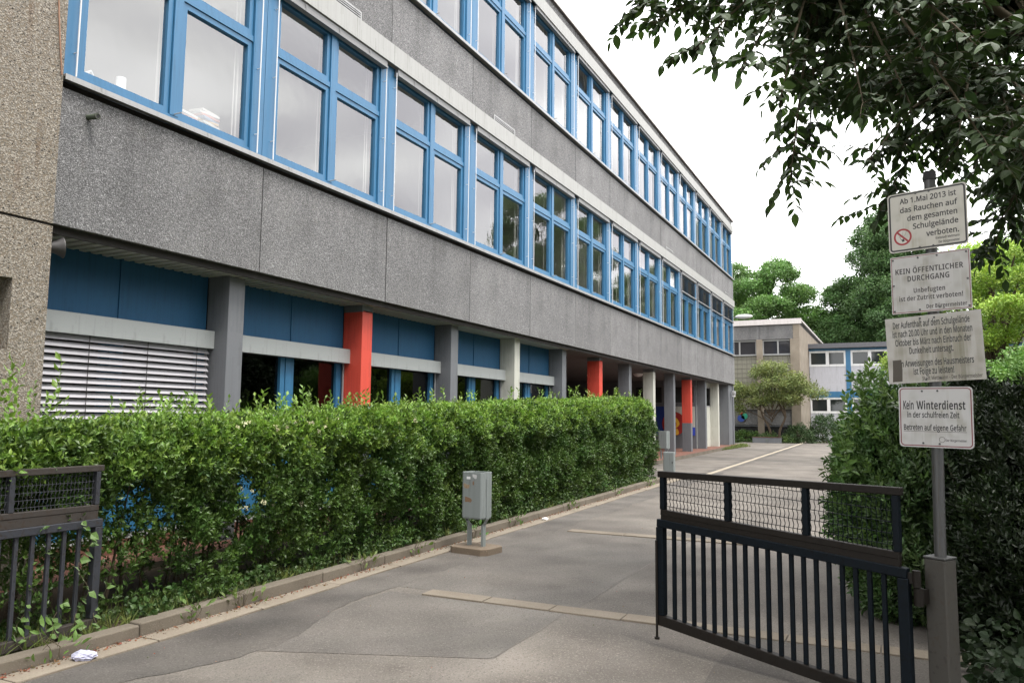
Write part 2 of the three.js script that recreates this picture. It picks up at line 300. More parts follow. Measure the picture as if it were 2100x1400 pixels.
// ------------------------------------------------------------------ the long school building
const FX = -6.861, S0 = 6.961, BAY = 2.6, NB = 12, SEND = S0 + NB * BAY;   // facade plane, first panel joint, bay width
const joint = (n) => S0 + n * BAY;
const school = thing('school_building', V(FX, 0, joint(-1)), 'long three storey school building with grey pebble panels and blue window bands', 'school');
{
  const O = school.position, P = (n, g, m) => part(n, g, m, school, O);
  // core: floors, partitions, back wall, roof, far end wall
  const s0 = joint(-1), X0 = -14.2;
  P('core', [
    box(X0, -6.99, 3.42, 4.62, s0, SEND - 0.03), box(X0, -7.0, 7.2, 8.3, s0, SEND - 0.03), box(X0, -7.0, 10.86, 11.32, s0, SEND - 0.03),
    box(X0 - 0.2, X0, 0, 11.32, s0, SEND - 0.03), box(X0, -7.02, 4.62, 7.2, SEND - 0.25, SEND - 0.035), box(X0, -7.02, 8.3, 10.86, SEND - 0.25, SEND - 0.035),
    box(X0, -7.02, 4.62, 7.2, s0 - 0.2, s0), box(X0, -7.02, 8.3, 10.86, s0 - 0.2, s0),
  ], M.interior);
  for (const n of [2, 5, 8, 10]) P('partition', [box(X0, -7.1, 4.62, 7.2, joint(n) - 0.06, joint(n) + 0.06), box(X0, -7.1, 8.3, 10.86, joint(n) - 0.06, joint(n) + 0.06)], M.interior);
  P('roof', box(X0 - 0.2, -7.15, 11.325, 11.5, s0, SEND + 0.05), M.joint);
  P('end_wall', box(X0 - 0.3, -7.0, 3.36, 11.3, SEND - 0.025, SEND + 0.06), M.concrete);
  // exposed aggregate panels
  for (let n = -1; n < NB; n++) {
    const a = joint(n) + 0.009, b = joint(n + 1) - 0.009, i = Math.abs(n * 7 + 3);
    const jig = () => rr(-0.004, 0.004);
    let d = jig(); P('concrete_panel', box(-6.985, FX + d, 3.34, 4.635, a, b, rr(0, 2.6), -4.68), M.panels[i % 3]);
    d = jig(); P('concrete_panel', box(-6.985, FX + d, 7.30, 8.335, a, b, rr(0, 2.6), -8.38), M.panels[(i + 1) % 3]);
    d = jig(); P('concrete_panel', box(-6.985, FX + d, 10.98, 11.285, a, b, rr(0, 2.6), -11.3), M.panels[(i + 2) % 3]);
    P('blind_box', [box(-6.822, -6.80, 7.06, 7.375, joint(n) + 0.002, joint(n + 1) - 0.002), box(-6.86, -6.822, 7.355, 7.375, joint(n) + 0.002, joint(n + 1) - 0.002)], M.boxCover);
    P('blind_box', [box(-6.822, -6.80, 10.73, 11.04, joint(n) + 0.002, joint(n + 1) - 0.002), box(-6.86, -6.822, 11.02, 11.04, joint(n) + 0.002, joint(n + 1) - 0.002)], M.boxCover);
    for (const y of [4.705, 8.405]) P('window_sill', [box(-6.92, -6.79, y + 0.02, y + 0.042, joint(n) + 0.0015, joint(n + 1) - 0.0015), box(-6.80, -6.788, y - 0.012, y + 0.02, joint(n) + 0.0015, joint(n + 1) - 0.0015)], M.alu);
    P('roof_coping', [box(-7.2, -6.78, 11.57, 11.585, joint(n) + 0.002, joint(n + 1) - 0.002), box(-6.80, -6.78, 11.29, 11.57, joint(n) + 0.002, joint(n + 1) - 0.002)], M.coping);
  }
  P('coping_end', box(-14.4, -6.78, 11.29, 11.585, SEND + 0.0, SEND + 0.085), M.coping);
  P('dark_recess', [box(-6.99, -6.93, 4.57, 4.722, s0, SEND), box(-6.99, -6.93, 8.27, 8.422, s0, SEND), box(-6.995, -6.987, 3.36, 11.28, s0, SEND - 0.03)].slice(0, 2), M.joint);
  // vents in the upper panels
  for (const s of [8.3, 13.45, 26.2, 36.4]) {
    const v = P('air_vent', [box(FX, FX + 0.02, 7.33, 7.36, s - 0.47, s + 0.47), box(FX, FX + 0.02, 7.50, 7.53, s - 0.47, s + 0.47), box(FX, FX + 0.02, 7.36, 7.50, s - 0.47, s - 0.44), box(FX, FX + 0.02, 7.36, 7.50, s + 0.44, s + 0.47)], M.alu);
    part('vent_back', box(FX, FX + 0.004, 7.361, 7.499, s - 0.439, s + 0.439), M.dark, v, O);
    for (let k = 0; k < 4; k++) part('louvre', box(FX + 0.005, FX + 0.018, 7.37 + k * 0.034, 7.386 + k * 0.034, s - 0.438, s + 0.438), M.alu, v, O);
  }
  // window bay: built once at its sill centre, then cloned into both storeys
  const L = (x0, x1, y0, y1, a, b) => box(x0, x1, y0, y1, a, b);
  const H = 2.32;
  const w0 = new THREE.Mesh(mergeGeometries([
    L(-0.12, 0, 0, H, -1.296, -1.10), L(-0.12, 0, 0, H, 1.10, 1.296), L(-0.12, -0.012, 0, 0.085, -1.10, 1.10), L(-0.12, -0.012, 2.24, H, -1.10, 1.10),
    L(-0.12, -0.006, 0.085, 2.24, -0.055, 0.055), L(-0.12, -0.014, 1.425, 1.495, -1.10, -0.055), L(-0.12, -0.014, 1.425, 1.495, 0.055, 1.10),
  ]), M.blue);
  const sub = (n, g, m) => { const q = shade(new THREE.Mesh(g.length ? mergeGeometries(g) : g, m)); q.name = n; w0.add(q); return q; };
  for (const [a, b, y0, y1] of [[-1.093, -0.061, 0.091, 1.419], [0.061, 1.093, 0.091, 1.419], [-1.093, -0.061, 1.501, 2.234], [0.061, 1.093, 1.501, 2.234]]) {
    const f = 0.062;
    sub('sash', [L(-0.11, -0.03, y0, y0 + f, a, b), L(-0.11, -0.03, y1 - f, y1, a, b), L(-0.11, -0.03, y0 + f, y1 - f, a, a + f), L(-0.11, -0.03, y0 + f, y1 - f, b - f, b)], M.blue);
    const g = box(-0.003, 0.003, -(y1 - y0) / 2 + f, (y1 - y0) / 2 - f, -(b - a) / 2 + f, (b - a) / 2 - f);
    const p = sub('pane', new THREE.PlaneGeometry(b - a - 2 * f + 0.004, y1 - y0 - 2 * f + 0.004).rotateY(Math.PI / 2), M.glass); p.position.set(-0.07, (y0 + y1) / 2, -(a + b) / 2);
  }
  for (const s of [-1.165, 1.165]) {
    const y1 = 2.24;
    sub('guide_rail', [cyl(V(0.055, 0.03, s), V(0.055, y1, s), 0.008, 8), cyl(V(0, 0.27, s), V(0.055, 0.27, s), 0.005, 6), cyl(V(0, 1.1, s), V(0.055, 1.1, s), 0.005, 6), cyl(V(0, 2.0, s), V(0.055, 2.0, s), 0.005, 6)], M.aluBright);
  }
  sub('blind_rail', [L(0.0, 0.085, 2.195, 2.225, -1.16, 1.16), L(0.01, 0.075, 2.225, 2.30, -1.155, 1.155), ...[-0.7, 0, 0.7].map((s) => L(0.086, 0.09, 2.19, 2.29, s - 0.008, s + 0.008))], M.slatGrey);
  for (const s of [0.98, -0.1]) sub('blind_cord', [L(-0.2, -0.19, 0.02, H, s, s + 0.012), L(-0.2, -0.19, 0.02, H, s + 0.05, s + 0.07)], M.interior);
  sub('window_stay', cyl(V(-0.01, 0.1, 0.0), V(0.09, 0.11, 0.02), 0.007, 6), M.alu);
  shade(w0);
  const blindG = (drop) => { const r = []; for (let k = 0; k * 0.055 < drop; k++) { const g = box(0.02, 0.075, -0.002, 0.002, -1.15, 1.15); g.rotateZ(-0.5); g.translate(0.0, 2.2 - k * 0.055, 0); r.push(g); } r.push(L(0.01, 0.08, 2.16 - drop, 2.2 - drop, -1.155, 1.155)); return mergeGeometries(r); };
  for (let n = -1; n < NB; n++) for (const [row, y] of [[0, 4.748], [1, 8.448]]) {
    const w = w0.clone(); w.name = 'window'; school.add(w);
    w.position.set(-6.9 - O.x, y, -(joint(n) + BAY / 2) - O.z);
    let k = 0;
    w.traverse((q) => { if (q.name === 'pane') { q.rotation.y += rr(-0.006, 0.006); q.rotation.z = rr(-0.005, 0.005); if (row && n === 4 && k === 2) { q.rotation.z = 0.16; q.position.x -= 0.09; } k++; } });
    if (!row && n >= 8) { const b = shade(new THREE.Mesh(blindG(0.62), M.slatGrey)); b.name = 'lowered_blind'; w.add(b); }
  }
  for (const [y, t, ss] of [[4.62, 'l', [[1.2, 0], [3.3, 1], [4.1, 1]]]]) { /* things on the sills stand further down */ }
  // soffit: ribbed metal near, plain beyond
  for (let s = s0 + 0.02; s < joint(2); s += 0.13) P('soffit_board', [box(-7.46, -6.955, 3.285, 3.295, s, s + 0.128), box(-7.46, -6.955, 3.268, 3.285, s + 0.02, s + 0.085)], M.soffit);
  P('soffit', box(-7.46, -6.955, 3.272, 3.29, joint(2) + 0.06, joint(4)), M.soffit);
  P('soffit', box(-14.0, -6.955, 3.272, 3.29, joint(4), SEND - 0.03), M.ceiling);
  P('panel_soffit_edge', box(-6.955, -6.93, 3.262, 3.338, s0, SEND - 0.03), M.joint);
  // columns in grey, red, grey, white
  const cm = [M.greyCol, M.redCol, M.greyCol, M.whiteCol];
  for (let n = 0; n <= NB - 1; n++) {
    const s = joint(n) - 0.1, b = gy(s) + 0.05, col = cm[n % 4];
    if (n % 4 === 1 || n === 7) {
      const m = P('column', rbox(-7.45, -7.1, 1.5, 3.2, s - 0.125, s + 0.125, 0.008), col);
      part('column_base', rbox(-7.45, -7.1, b, 1.5, s - 0.125, s + 0.125, 0.008), n === 7 ? M.whiteCol : M.greyCol, m, O);
      part('column_head', rbox(-7.45, -7.1, 3.17, 3.275, s - 0.128, s + 0.128, 0.006), M.greyCol, m, O);
    } else P('column', rbox(-7.45, -7.1, b, 3.275, s - 0.125, s + 0.125, 0.008), col);
  }
  // closed ground floor, bays -1 to 3
  const W = -7.45;
  for (let n = -1; n < 4; n++) {
    const a = n === -1 ? s0 : joint(n) + 0.03, b = joint(n + 1) - 0.235, mid = n === -1 ? a + (b - a) * 0.48 : (a + b) / 2, base = 0.1;
    for (const [p, q] of [[a, mid - 0.045], [mid + 0.045, b]]) {
      P('wall_panel', box(W - 0.05, W, 2.615, 3.28, p, q), M.shadedBlue);
      P('wall_panel', box(W - 0.05, W, base + 0.25, 0.93, p, q), M.blue);
    }
    P('panel_joint', box(W - 0.05, W - 0.012, 2.615, 3.28, mid - 0.044, mid + 0.044), M.shadedBlue); P('panel_joint', box(W - 0.05, W - 0.012, base + 0.25, 0.93, mid - 0.044, mid + 0.044), M.blue);
    P('blind_box', box(W, W + 0.14, 2.40, 2.61, a + 0.003, b + 0.04), M.beam);
    P('base_strip', box(W - 0.05, W + 0.012, base + 0.19, base + 0.249, a, b), M.beam); P('base_wall', box(W - 0.05, W + 0.01, base - 0.1, base + 0.189, a, b), M.tile);
    const win = P('window', [box(W - 0.09, W - 0.005, 0.93, 1.0, a, b), box(W - 0.09, W - 0.005, 1.0, 2.41, mid - 0.13, mid - 0.045), box(W - 0.09, W + 0.005, 1.0, 2.41, mid - 0.04, mid + 0.04), box(W - 0.09, W - 0.005, 1.0, 2.41, mid + 0.045, mid + 0.13), box(W - 0.09, W - 0.005, 1.0, 2.41, b - 0.12, b), box(W - 0.09, W - 0.005, 1.0, 2.41, a, a + 0.08)], M.blue);
    for (const [p, q] of [[a + 0.08, mid - 0.13], [mid + 0.13, b - 0.12]]) { const g = part('pane', box(W - 0.055, W - 0.051, 1.0, 2.41, p, q), M.glassDark, win, O); }
    P('guide_rail', box(W + 0.03, W + 0.05, 1.0, 2.4, b - 0.03, b - 0.01), M.alu);
    if (n === -1) {
      for (let k = 0; k < 19; k++) {
        const g = box(-0.037, 0.037, -0.0015, 0.0015, a + 0.02, b - 0.02); const p = g.attributes.position; for (let i = 0; i < p.count; i++) p.setY(i, p.getY(i) + 0.008 - 6 * p.getX(i) ** 2);
        g.computeVertexNormals(); g.rotateZ(-0.86 + rr(-0.02, 0.02)); g.translate(W + 0.075, 2.365 - k * 0.071, 0); P('blind_slat', g, M.slat);
      }
      for (const t of [0.02, 0.33, 0.63, 0.92]) P('blind_cord', cyl(V(W + 0.112, 1.05, lerp(a + 0.03, b - 0.03, t)), V(W + 0.112, 2.4, lerp(a + 0.03, b - 0.03, t)), 0.004, 5), M.joint);
    }
  }
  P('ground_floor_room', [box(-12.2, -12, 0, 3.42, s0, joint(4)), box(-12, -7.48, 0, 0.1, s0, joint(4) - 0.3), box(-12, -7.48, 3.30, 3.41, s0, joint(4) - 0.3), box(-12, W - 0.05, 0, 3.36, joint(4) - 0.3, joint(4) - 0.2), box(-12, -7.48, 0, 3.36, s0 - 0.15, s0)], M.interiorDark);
  // undercroft
  const sm = 32.55;
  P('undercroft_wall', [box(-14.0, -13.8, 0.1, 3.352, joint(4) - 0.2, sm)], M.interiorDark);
  P('mural_wall', box(-13.8, -7.45, 0.2, 3.352, sm, sm + 0.15), M.greyCol);
  P('white_wall', [box(-7.62, -7.45, 0.3, 2.2, sm + 0.15, 37.0), box(-7.62, -7.45, 3.1, 3.352, sm + 0.15, 37.0)], M.whiteCol);
  const hw = P('window', [box(-7.6, -7.46, 2.2, 2.26, sm + 0.15, 37), box(-7.6, -7.46, 3.04, 3.1, sm + 0.15, 37), ...[sm + 0.15, 34.0, 35.5, 36.94].map((s) => box(-7.6, -7.46, 2.26, 3.04, s, s + 0.06))], M.alu);
  for (const [p, q] of [[sm + 0.21, 34], [34.06, 35.5], [35.56, 36.94]]) part('pane', box(-7.535, -7.53, 2.26, 3.04, p, q), M.glassDark, hw, O);
  P('corner_wall', [box(-7.45, -6.95, 0.3, 3.27, 37.0, 37.9), box(-7.3, -6.9, 0.3, 3.27, 37.9, SEND - 0.02)], M.greyCol);
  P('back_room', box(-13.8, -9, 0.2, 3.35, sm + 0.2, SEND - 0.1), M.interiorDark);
  for (const [x, s] of [[-8.6, 19], [-10.6, 19.5], [-8.4, 23], [-10.8, 23.5], [-8.3, 27.2], [-10.2, 27.5]]) { const g = new THREE.SphereGeometry(0.19, 16, 8, 0, 6.2832, 0, 1.5708); g.scale(1, 0.6, 1); g.rotateX(Math.PI); g.translate(x, 3.27, -s); P('ceiling_lamp', g, M.white); }
  for (const [a, b, y0, y1] of [[-8.7, -7.5, 2.35, 3.0], [-10.1, -8.85, 2.35, 3.0]]) { const f = P('window', [box(a, b, y0 - 0.05, y0, sm - 0.02, sm), box(a, b, y1, y1 + 0.05, sm - 0.02, sm), box(a, a + 0.05, y0, y1, sm - 0.02, sm), box(b - 0.05, b, y0, y1, sm - 0.02, sm)], M.greyCol); part('pane', box(a + 0.05, b - 0.05, y0, y1, sm - 0.008, sm - 0.004), std(lin(0.04, 0.045, 0.045), { roughness: 0.1 }), f, O); }
  // brown red tiled walkway under the front
  const ss = steps(s0 - 0.5, SEND + 0.3, 0.5, [4]);
  const pv = sheet('tiled_walkway', ss, K(-14), K(-6.72), 2, 0.12, M.tile, null, school); pv.geometry.translate(-O.x, -O.y, -O.z);
  const edge = []; for (let i = 0; i < ss.length - 1; i++) { const g = box(-6.8, -6.72, -0.3, 0.1195, ss[i], ss[i + 1]); const p = g.attributes.position; for (let k = 0; k < p.count; k++) p.setY(k, p.getY(k) + gy(-p.getZ(k))); edge.push(g); }
  P('walkway_edge', edge, M.kerb);
}
{ // the painted panels on the undercroft wall: plain shapes in the wall's colours
  const m = thing('wall_mural', V(-8.3, 1, 32.54), 'blue, white and red painted panels on the wall under the building', 'mural'), O = m.position, s = 32.54;
  part('blue_panel', box(-9.5, -8.72, 0.95, 2.18, s - 0.02, s), std(lin(0.012, 0.035, 0.2)), m, O);
  part('white_panel', box(-8.72, -7.5, 1.32, 2.18, s - 0.02, s), M.whiteCol, m, O);
  part('blue_strip', box(-8.0, -7.5, 0.98, 1.3195, s - 0.021, s), std(lin(0.03, 0.06, 0.42)), m, O);
  const disc = new THREE.Shape(); disc.absellipse(0, 0, 0.52, 0.55, 0, 6.2832);
  const dg = new THREE.CylinderGeometry(0.5, 0.5, 0.012, 48); dg.rotateX(Math.PI / 2); dg.translate(-8.38, 1.46, -(s - 0.04));
  part('red_disc', dg, std(lin(0.3, 0.02, 0.016)), m, O);
  const blob = (pts) => { const sh = new THREE.Shape(); sh.setFromPoints(new THREE.SplineCurve(pts.map(([x, y]) => new THREE.Vector2(x, y))).getPoints(40)); const g = new THREE.ExtrudeGeometry(sh, { depth: 0.006, bevelEnabled: false }); g.translate(-8.44, 1.47, -(s - 0.052)); return g; };
  part('yellow_patch', [blob([[-0.3, 0.1], [-0.1, 0.32], [0.16, 0.24], [0.3, -0.02], [0.1, -0.22], [-0.22, -0.2], [-0.3, 0.1]]), blob([[-0.02, -0.26], [0.2, -0.22], [0.26, -0.44], [0.02, -0.48], [-0.02, -0.26]])], std(lin(0.72, 0.4, 0.04)), m, O);
  const rb = (pts) => { const g = blob(pts); g.translate(0, 0, 0.007); return g; };
  part('red_patch', [rb([[-0.12, 0.12], [-0.02, 0.2], [0.02, 0.08], [-0.08, 0.05], [-0.12, 0.12]]), rb([[0.06, 0.0], [0.16, 0.04], [0.14, -0.12], [-0.05, -0.13], [0.06, 0.0]])], std(lin(0.42, 0.03, 0.02)), m, O);
}
// ------------------------------------------------------------------ stair block at the left edge
{
  const t = thing('stair_tower', V(-6.81, 0, 3), 'beige pebble concrete stair block at the left edge with rust stains', 'building'), O = t.position, P = (n, g, m) => part(n, g, m, t, O);
  const X = -6.812, E = 4.352, A = -1;
  P('wall_panel', [box(-7.3, X, 0, 2.15, A, E, 0, -3.31), box(-7.3, X, 2.15, 2.77, A, 3.1, 0, -3.31), box(-7.3, X, 2.15, 2.77, 4.03, E, 0, -3.31), box(-7.3, X, 2.77, 3.3, A, E, 0, -3.31)].map((g) => g), M.beige);
  P('wall_panel', box(-7.3, X, 3.325, 6.95, A, E, 0.9, -5.6), M.beige);
  P('wall_panel', box(-7.3, X, 6.975, 11.8, A, E, 0.4, -11.8), M.beige);
  P('core', box(-14, -7.31, 0, 11.8, A, E - 0.01), M.interior);
  P('joint_filler', [box(-7.29, X - 0.02, 3.3, 3.325, A, E - 0.01), box(-7.29, X - 0.02, 6.95, 6.975, A, E - 0.01)], M.joint);
  const f = P('window', [box(-7.12, -7.04, 2.15, 2.21, 3.1, 4.03), box(-7.12, -7.04, 2.71, 2.77, 3.1, 4.03), box(-7.12, -7.04, 2.21, 2.71, 3.1, 3.15), box(-7.12, -7.04, 2.21, 2.71, 3.98, 4.03)], M.slatGrey);
  part('pane', box(-7.09, -7.085, 2.21, 2.71, 3.15, 3.98), std(lin(0.015, 0.015, 0.016), { roughness: 0.05 }), f, O);
  P('cable', new THREE.TubeGeometry(new THREE.CatmullRomCurve3([V(-6.80, 4.72, 4.33), V(-6.795, 5.1, 4.28), V(-6.795, 5.5, 4.245), V(-6.795, 8, 4.23)]), 30, 0.007, 6), std(lin(0.3, 0.17, 0.11)));
}
{ // small things fixed to the facade
  const d = thing('drain_spout', V(FX, 4.44, 4.65), 'short dark green drain spout sticking out of the leftmost grey panel', 'pipe');
  part('spout', cyl(V(FX - 0.02, 4.44, 4.65), V(FX + 0.13, 4.43, 4.66), 0.026, 14), std(lin(0.06, 0.075, 0.05)), d, d.position);
  part('spout_end', new THREE.TorusGeometry(0.026, 0.007, 8, 16).rotateY(Math.PI / 2).translate(FX + 0.13, 4.43, -4.66), std(lin(0.05, 0.055, 0.04)), d, d.position);
  part('spout_hole', new THREE.CircleGeometry(0.022, 14).rotateY(Math.PI / 2).translate(FX + 0.1312, 4.43, -4.66), M.dark, d, d.position);
  const h = thing('loudspeaker', V(-7, 3.15, 4.37), 'grey horn loudspeaker under the soffit beside the beige stair block', 'loudspeaker');
  const q = new THREE.LatheGeometry([[0.02, 0], [0.05, 0.0], [0.055, 0.06], [0.06, 0.1], [0.085, 0.18], [0.125, 0.25], [0.135, 0.26], [0.125, 0.255], [0.08, 0.18], [0.03, 0.08]].map(([x, y]) => new THREE.Vector2(x, y)), 28); q.scale(0.74, 0.74, 0.74); q.rotateX(-Math.PI / 2); q.rotateY(-0.3); q.rotateX(0.12); q.translate(-7.0, 3.13, -4.36);
  part('horn', q, std(lin(0.075, 0.072, 0.072), { roughness: 0.5 }), h, h.position);
  part('bracket', [box(-7.02, -6.96, 3.2, 3.36, 4.42, 4.44), box(-7.02, -6.96, 3.12, 3.2, 4.36, 4.44)], M.greyCol, h, h.position);
  const l = thing('wall_lamp', V(-7.1, 2.95, 37.6), 'small white floodlight on the grey corner wall under the far end', 'lamp');
  part('bracket', box(-6.96, -6.86, 2.96, 3.0, 37.55, 37.6), M.greyCol, l, l.position); part('lamp_head', rbox(-6.88, -6.72, 2.82, 3.0, 37.4, 37.66, 0.04, 3), M.alu, l, l.position); part('diffuser', rbox(-6.86, -6.74, 2.72, 2.815, 37.43, 37.62, 0.03, 3), M.white, l, l.position);
  const k = thing('wall_lamp', V(-6.9, 6.6, 38.3), 'white street lamp head on an arm behind the far building corner', 'lamp');
  part('arm', cyl(V(-7.2, 6.45, 38.2), V(-6.75, 6.6, 38.4), 0.03, 8), M.galv, k, k.position);
  const hd = new THREE.SphereGeometry(1, 20, 12); hd.scale(0.42, 0.11, 0.17); hd.translate(-6.42, 6.63, -38.4); part('lamp_head', hd, M.white, k, k.position);
}
{ // on the sill inside the first windows
  const r = thing('paper_roll', V(-7.25, 4.64, 5.2), 'white paper roll standing on the sill inside the leftmost window', 'paper roll'); part('roll', cyl(V(-7.2, 4.64, 5.22), V(-7.2, 5.13, 5.22), 0.05, 20), M.white, r, r.position); part('roll_core', cyl(V(-7.2, 5.131, 5.22), V(-7.2, 5.135, 5.22), 0.03, 14), M.concrete, r, r.position);
  const b = thing('book_stack', V(-7.25, 4.64, 6.1), 'untidy stack of books and papers inside the second pane', 'book stack');
  const cols = [[0.6, 0.2, 0.15], [0.7, 0.66, 0.6], [0.2, 0.3, 0.5], [0.72, 0.7, 0.66], [0.62, 0.4, 0.2]];
  for (let s = 0; s < 3; s++) for (let i = 0; i < 11 + (s === 1 ? 5 : s === 2 ? -1 : 1); i++) { const g = new RoundedBoxGeometry(0.2, 0.028, 0.27, 1, 0.004); g.rotateY(rr(-0.2, 0.2)); g.translate(-7.12 + rr(-0.02, 0.02), 4.655 + i * 0.03, -(5.95 + s * 0.3)); part('book', g, std(lin(...cols[(i * 3 + s) % 5].map((c) => c * 0.55))), b, b.position); }
  const p = thing('paper_tent', V(-7.2, 4.64, 4.75), 'folded white paper standing inside the leftmost pane', 'paper'); const g1 = box(-7.2, -7.02, -0.0025, 0.0025, -0.2, 0.2), g2 = box(-7.2, -7.02, -0.0025, 0.0025, -0.2, 0.2); g1.rotateX(1.05).translate(0, 4.815, -4.66); g2.rotateX(-1.05).translate(0, 4.815, -4.863); part('sheet', g1, M.white, p, p.position); part('sheet', g2, M.white, p, p.position);
}
// ------------------------------------------------------------------ far buildings
{
  const S = 45.5, y0 = 0.3, t = thing('gym_building', V(-8, 0, S), 'low concrete gym hall with high window strip at the end of the yard', 'building'), O = t.position, P = (n, g, m) => part(n, g, m, t, O);
  const XR = -4.62, XL = -20, fasc = M.panels[1], conc = std(lin(0.36, 0.325, 0.29), { map: concreteTex, roughness: 0.9 }), glassBlock = std(lin(0.26, 0.25, 0.2), { roughness: 0.5, map: paintTex });
  P('core', box(XL, XR - 0.05, y0, 7.0, S + 0.35, S + 18), conc);
  P('roof_coping', [box(XL, XR + 0.12, 7.02, 7.32, S - 0.1, S + 0.02), box(XR + 0.0, XR + 0.1, 7.2, 7.3, S + 0.02, S + 18)], M.coping);
  P('roof', box(XL, XR, 7.0, 7.25, S + 0.02, S + 18), M.joint);
  P('side_wall', box(XR - 0.05, XR, y0, 7.0, S + 0.35, S + 18), conc);
  const bays = [XR - 0.34, -6.78, -9.0, -11.2, -13.4, -15.6, -17.8, -20];
  for (let i = 0; i < bays.length - 1; i++) {
    const b = bays[i] + (i ? -0.17 : 0), a = bays[i + 1] + 0.17;
    P('concrete_panel', box(a - 0.16, b + (i ? 0.16 : 0), 6.2, 7.0, S, S + 0.33, i, -7), fasc);
    P('concrete_panel', box(a - 0.16, b + (i ? 0.16 : 0), 1.4, 2.2, S + 0.02, S + 0.3, i, -2.2), fasc);
    const f = P('window', [box(a, b, 5.3, 5.38, S + 0.08, S + 0.2), box(a, b, 6.1, 6.18, S + 0.08, S + 0.2), box(a, a + 0.06, 5.38, 6.1, S + 0.08, S + 0.2), box(b - 0.06, b, 5.38, 6.1, S + 0.08, S + 0.2), box((a + b) / 2 - 0.04, (a + b) / 2 + 0.04, 5.38, 6.1, S + 0.08, S + 0.2)], M.alu);
    for (const [p, q] of [[a + 0.06, (a + b) / 2 - 0.04], [(a + b) / 2 + 0.04, b - 0.06]]) part('pane', box(p, q, 5.38, 6.1, S + 0.14, S + 0.146), new THREE.MeshStandardMaterial({ color: lin(0.035, 0.035, 0.04), roughness: 0.05 }), f, O);
    P('infill_panel', box(a, b, 2.25, 5.29, S + 0.17, S + 0.25), glassBlock);
    const gr = []; for (let y = 2.5; y < 5.25; y += 0.26) gr.push(box(a, b, y, y + 0.03, S + 0.155, S + 0.17)); for (let x = a + 0.26; x < b; x += 0.26) gr.push(box(x, x + 0.03, 2.25, 5.28, S + 0.15, S + 0.1549)); P('grid_joints', gr, std(lin(0.18, 0.17, 0.14)));
    const bw = P('basement_window', [box(a, b, 0.5, 0.56, S + 0.1, S + 0.2), box(a, b, 1.3, 1.39, S + 0.1, S + 0.2)], M.greyCol); part('pane', box(a, b, 0.56, 1.3, S + 0.2, S + 0.205), M.dark, bw, O);
  }
  for (let i = 0; i < bays.length; i++) P('pilaster', rbox(bays[i] - 0.17, i ? bays[i] + 0.17 : XR, y0, 6.19, S - 0.04, S + 0.34, 0.02, 1), conc);
  P('pilaster_head', box(bays[0] + 0.001, XR, 6.2, 7.0, S - 0.03, S + 0.33), conc);
  P('ledge', box(XL, XR - 0.4, 2.2, 2.25, S - 0.02, S + 0.3), M.joint);
  const pic = thing('wall_picture', V(-7.75, 1.9, S - 0.05), 'small blue green round decoration on the gym wall beside the school corner', 'decoration');
  for (const [c, x, y, r] of [[[0.03, 0.07, 0.3], -7.86, 1.75, 0.2], [[0.03, 0.3, 0.2], -7.68, 1.88, 0.18], [[0.4, 0.05, 0.03], -7.82, 2.0, 0.08]]) part('disc', new THREE.CylinderGeometry(r, r, 0.03, 24).rotateX(Math.PI / 2).translate(x, y, -(S - 0.02)), std(lin(...c)), pic, pic.position);
}
{
  const S = 50.5, t = thing('classroom_building', V(0, 0, S), 'white two storey building with blue frame bands behind the small tree', 'building'), O = t.position, P = (n, g, m) => part(n, g, m, t, O);
  const wp = std(lin(0.5, 0.5, 0.54), { map: paintTex, roughness: 0.5 });
  P('core', box(-4.7, 26, 0.3, 6.1, S + 0.3, S + 9), M.interior);
  P('roof_edge', box(-4.95, 26.3, 6.02, 6.3, S - 0.35, S + 9), std(lin(0.1, 0.1, 0.11)));
  P('band', [box(-4.72, 26, 5.88, 6.02, S - 0.04, S + 0.3), box(-4.72, 26, 3.06, 3.42, S - 0.04, S + 0.3)], M.blue);
  P('downpipe', cyl(V(-4.78, 0.4, S - 0.1), V(-4.78, 6.0, S - 0.1), 0.05, 8), M.alu);
  for (let i = 0; i < 12; i++) {
    const a = -4.6 + i * 2.33, b = a + 2.05;
    P('post', box(b, a + 2.33, 0.3, 5.88, S - 0.03, S + 0.3), M.blue);
    for (const y of [0.35, 3.42]) {
      const top = y < 1 ? 3.06 : 5.88;
      P('wall_panel', box(a, b, y, top - 0.95, S, S + 0.25), wp);
      const f = P('window', [box(a, b, top - 0.95, top - 0.82, S - 0.02, S + 0.1), box(a, b, top - 0.12, top, S - 0.02, S + 0.1), box(a, a + 0.1, top - 0.82, top - 0.12, S - 0.02, S + 0.1), box(b - 0.1, b, top - 0.82, top - 0.12, S - 0.02, S + 0.1), box(a + 0.94, a + 1.12, top - 0.82, top - 0.12, S - 0.02, S + 0.1)], M.white);
      for (const [p, q] of [[a + 0.1, a + 0.94], [a + 1.12, b - 0.1]]) part('pane', box(p, q, top - 0.82, top - 0.12, S + 0.04, S + 0.045), new THREE.MeshStandardMaterial({ color: lin(0.02, 0.025, 0.025), roughness: 0.04 }), f, O);
    }
  }
}
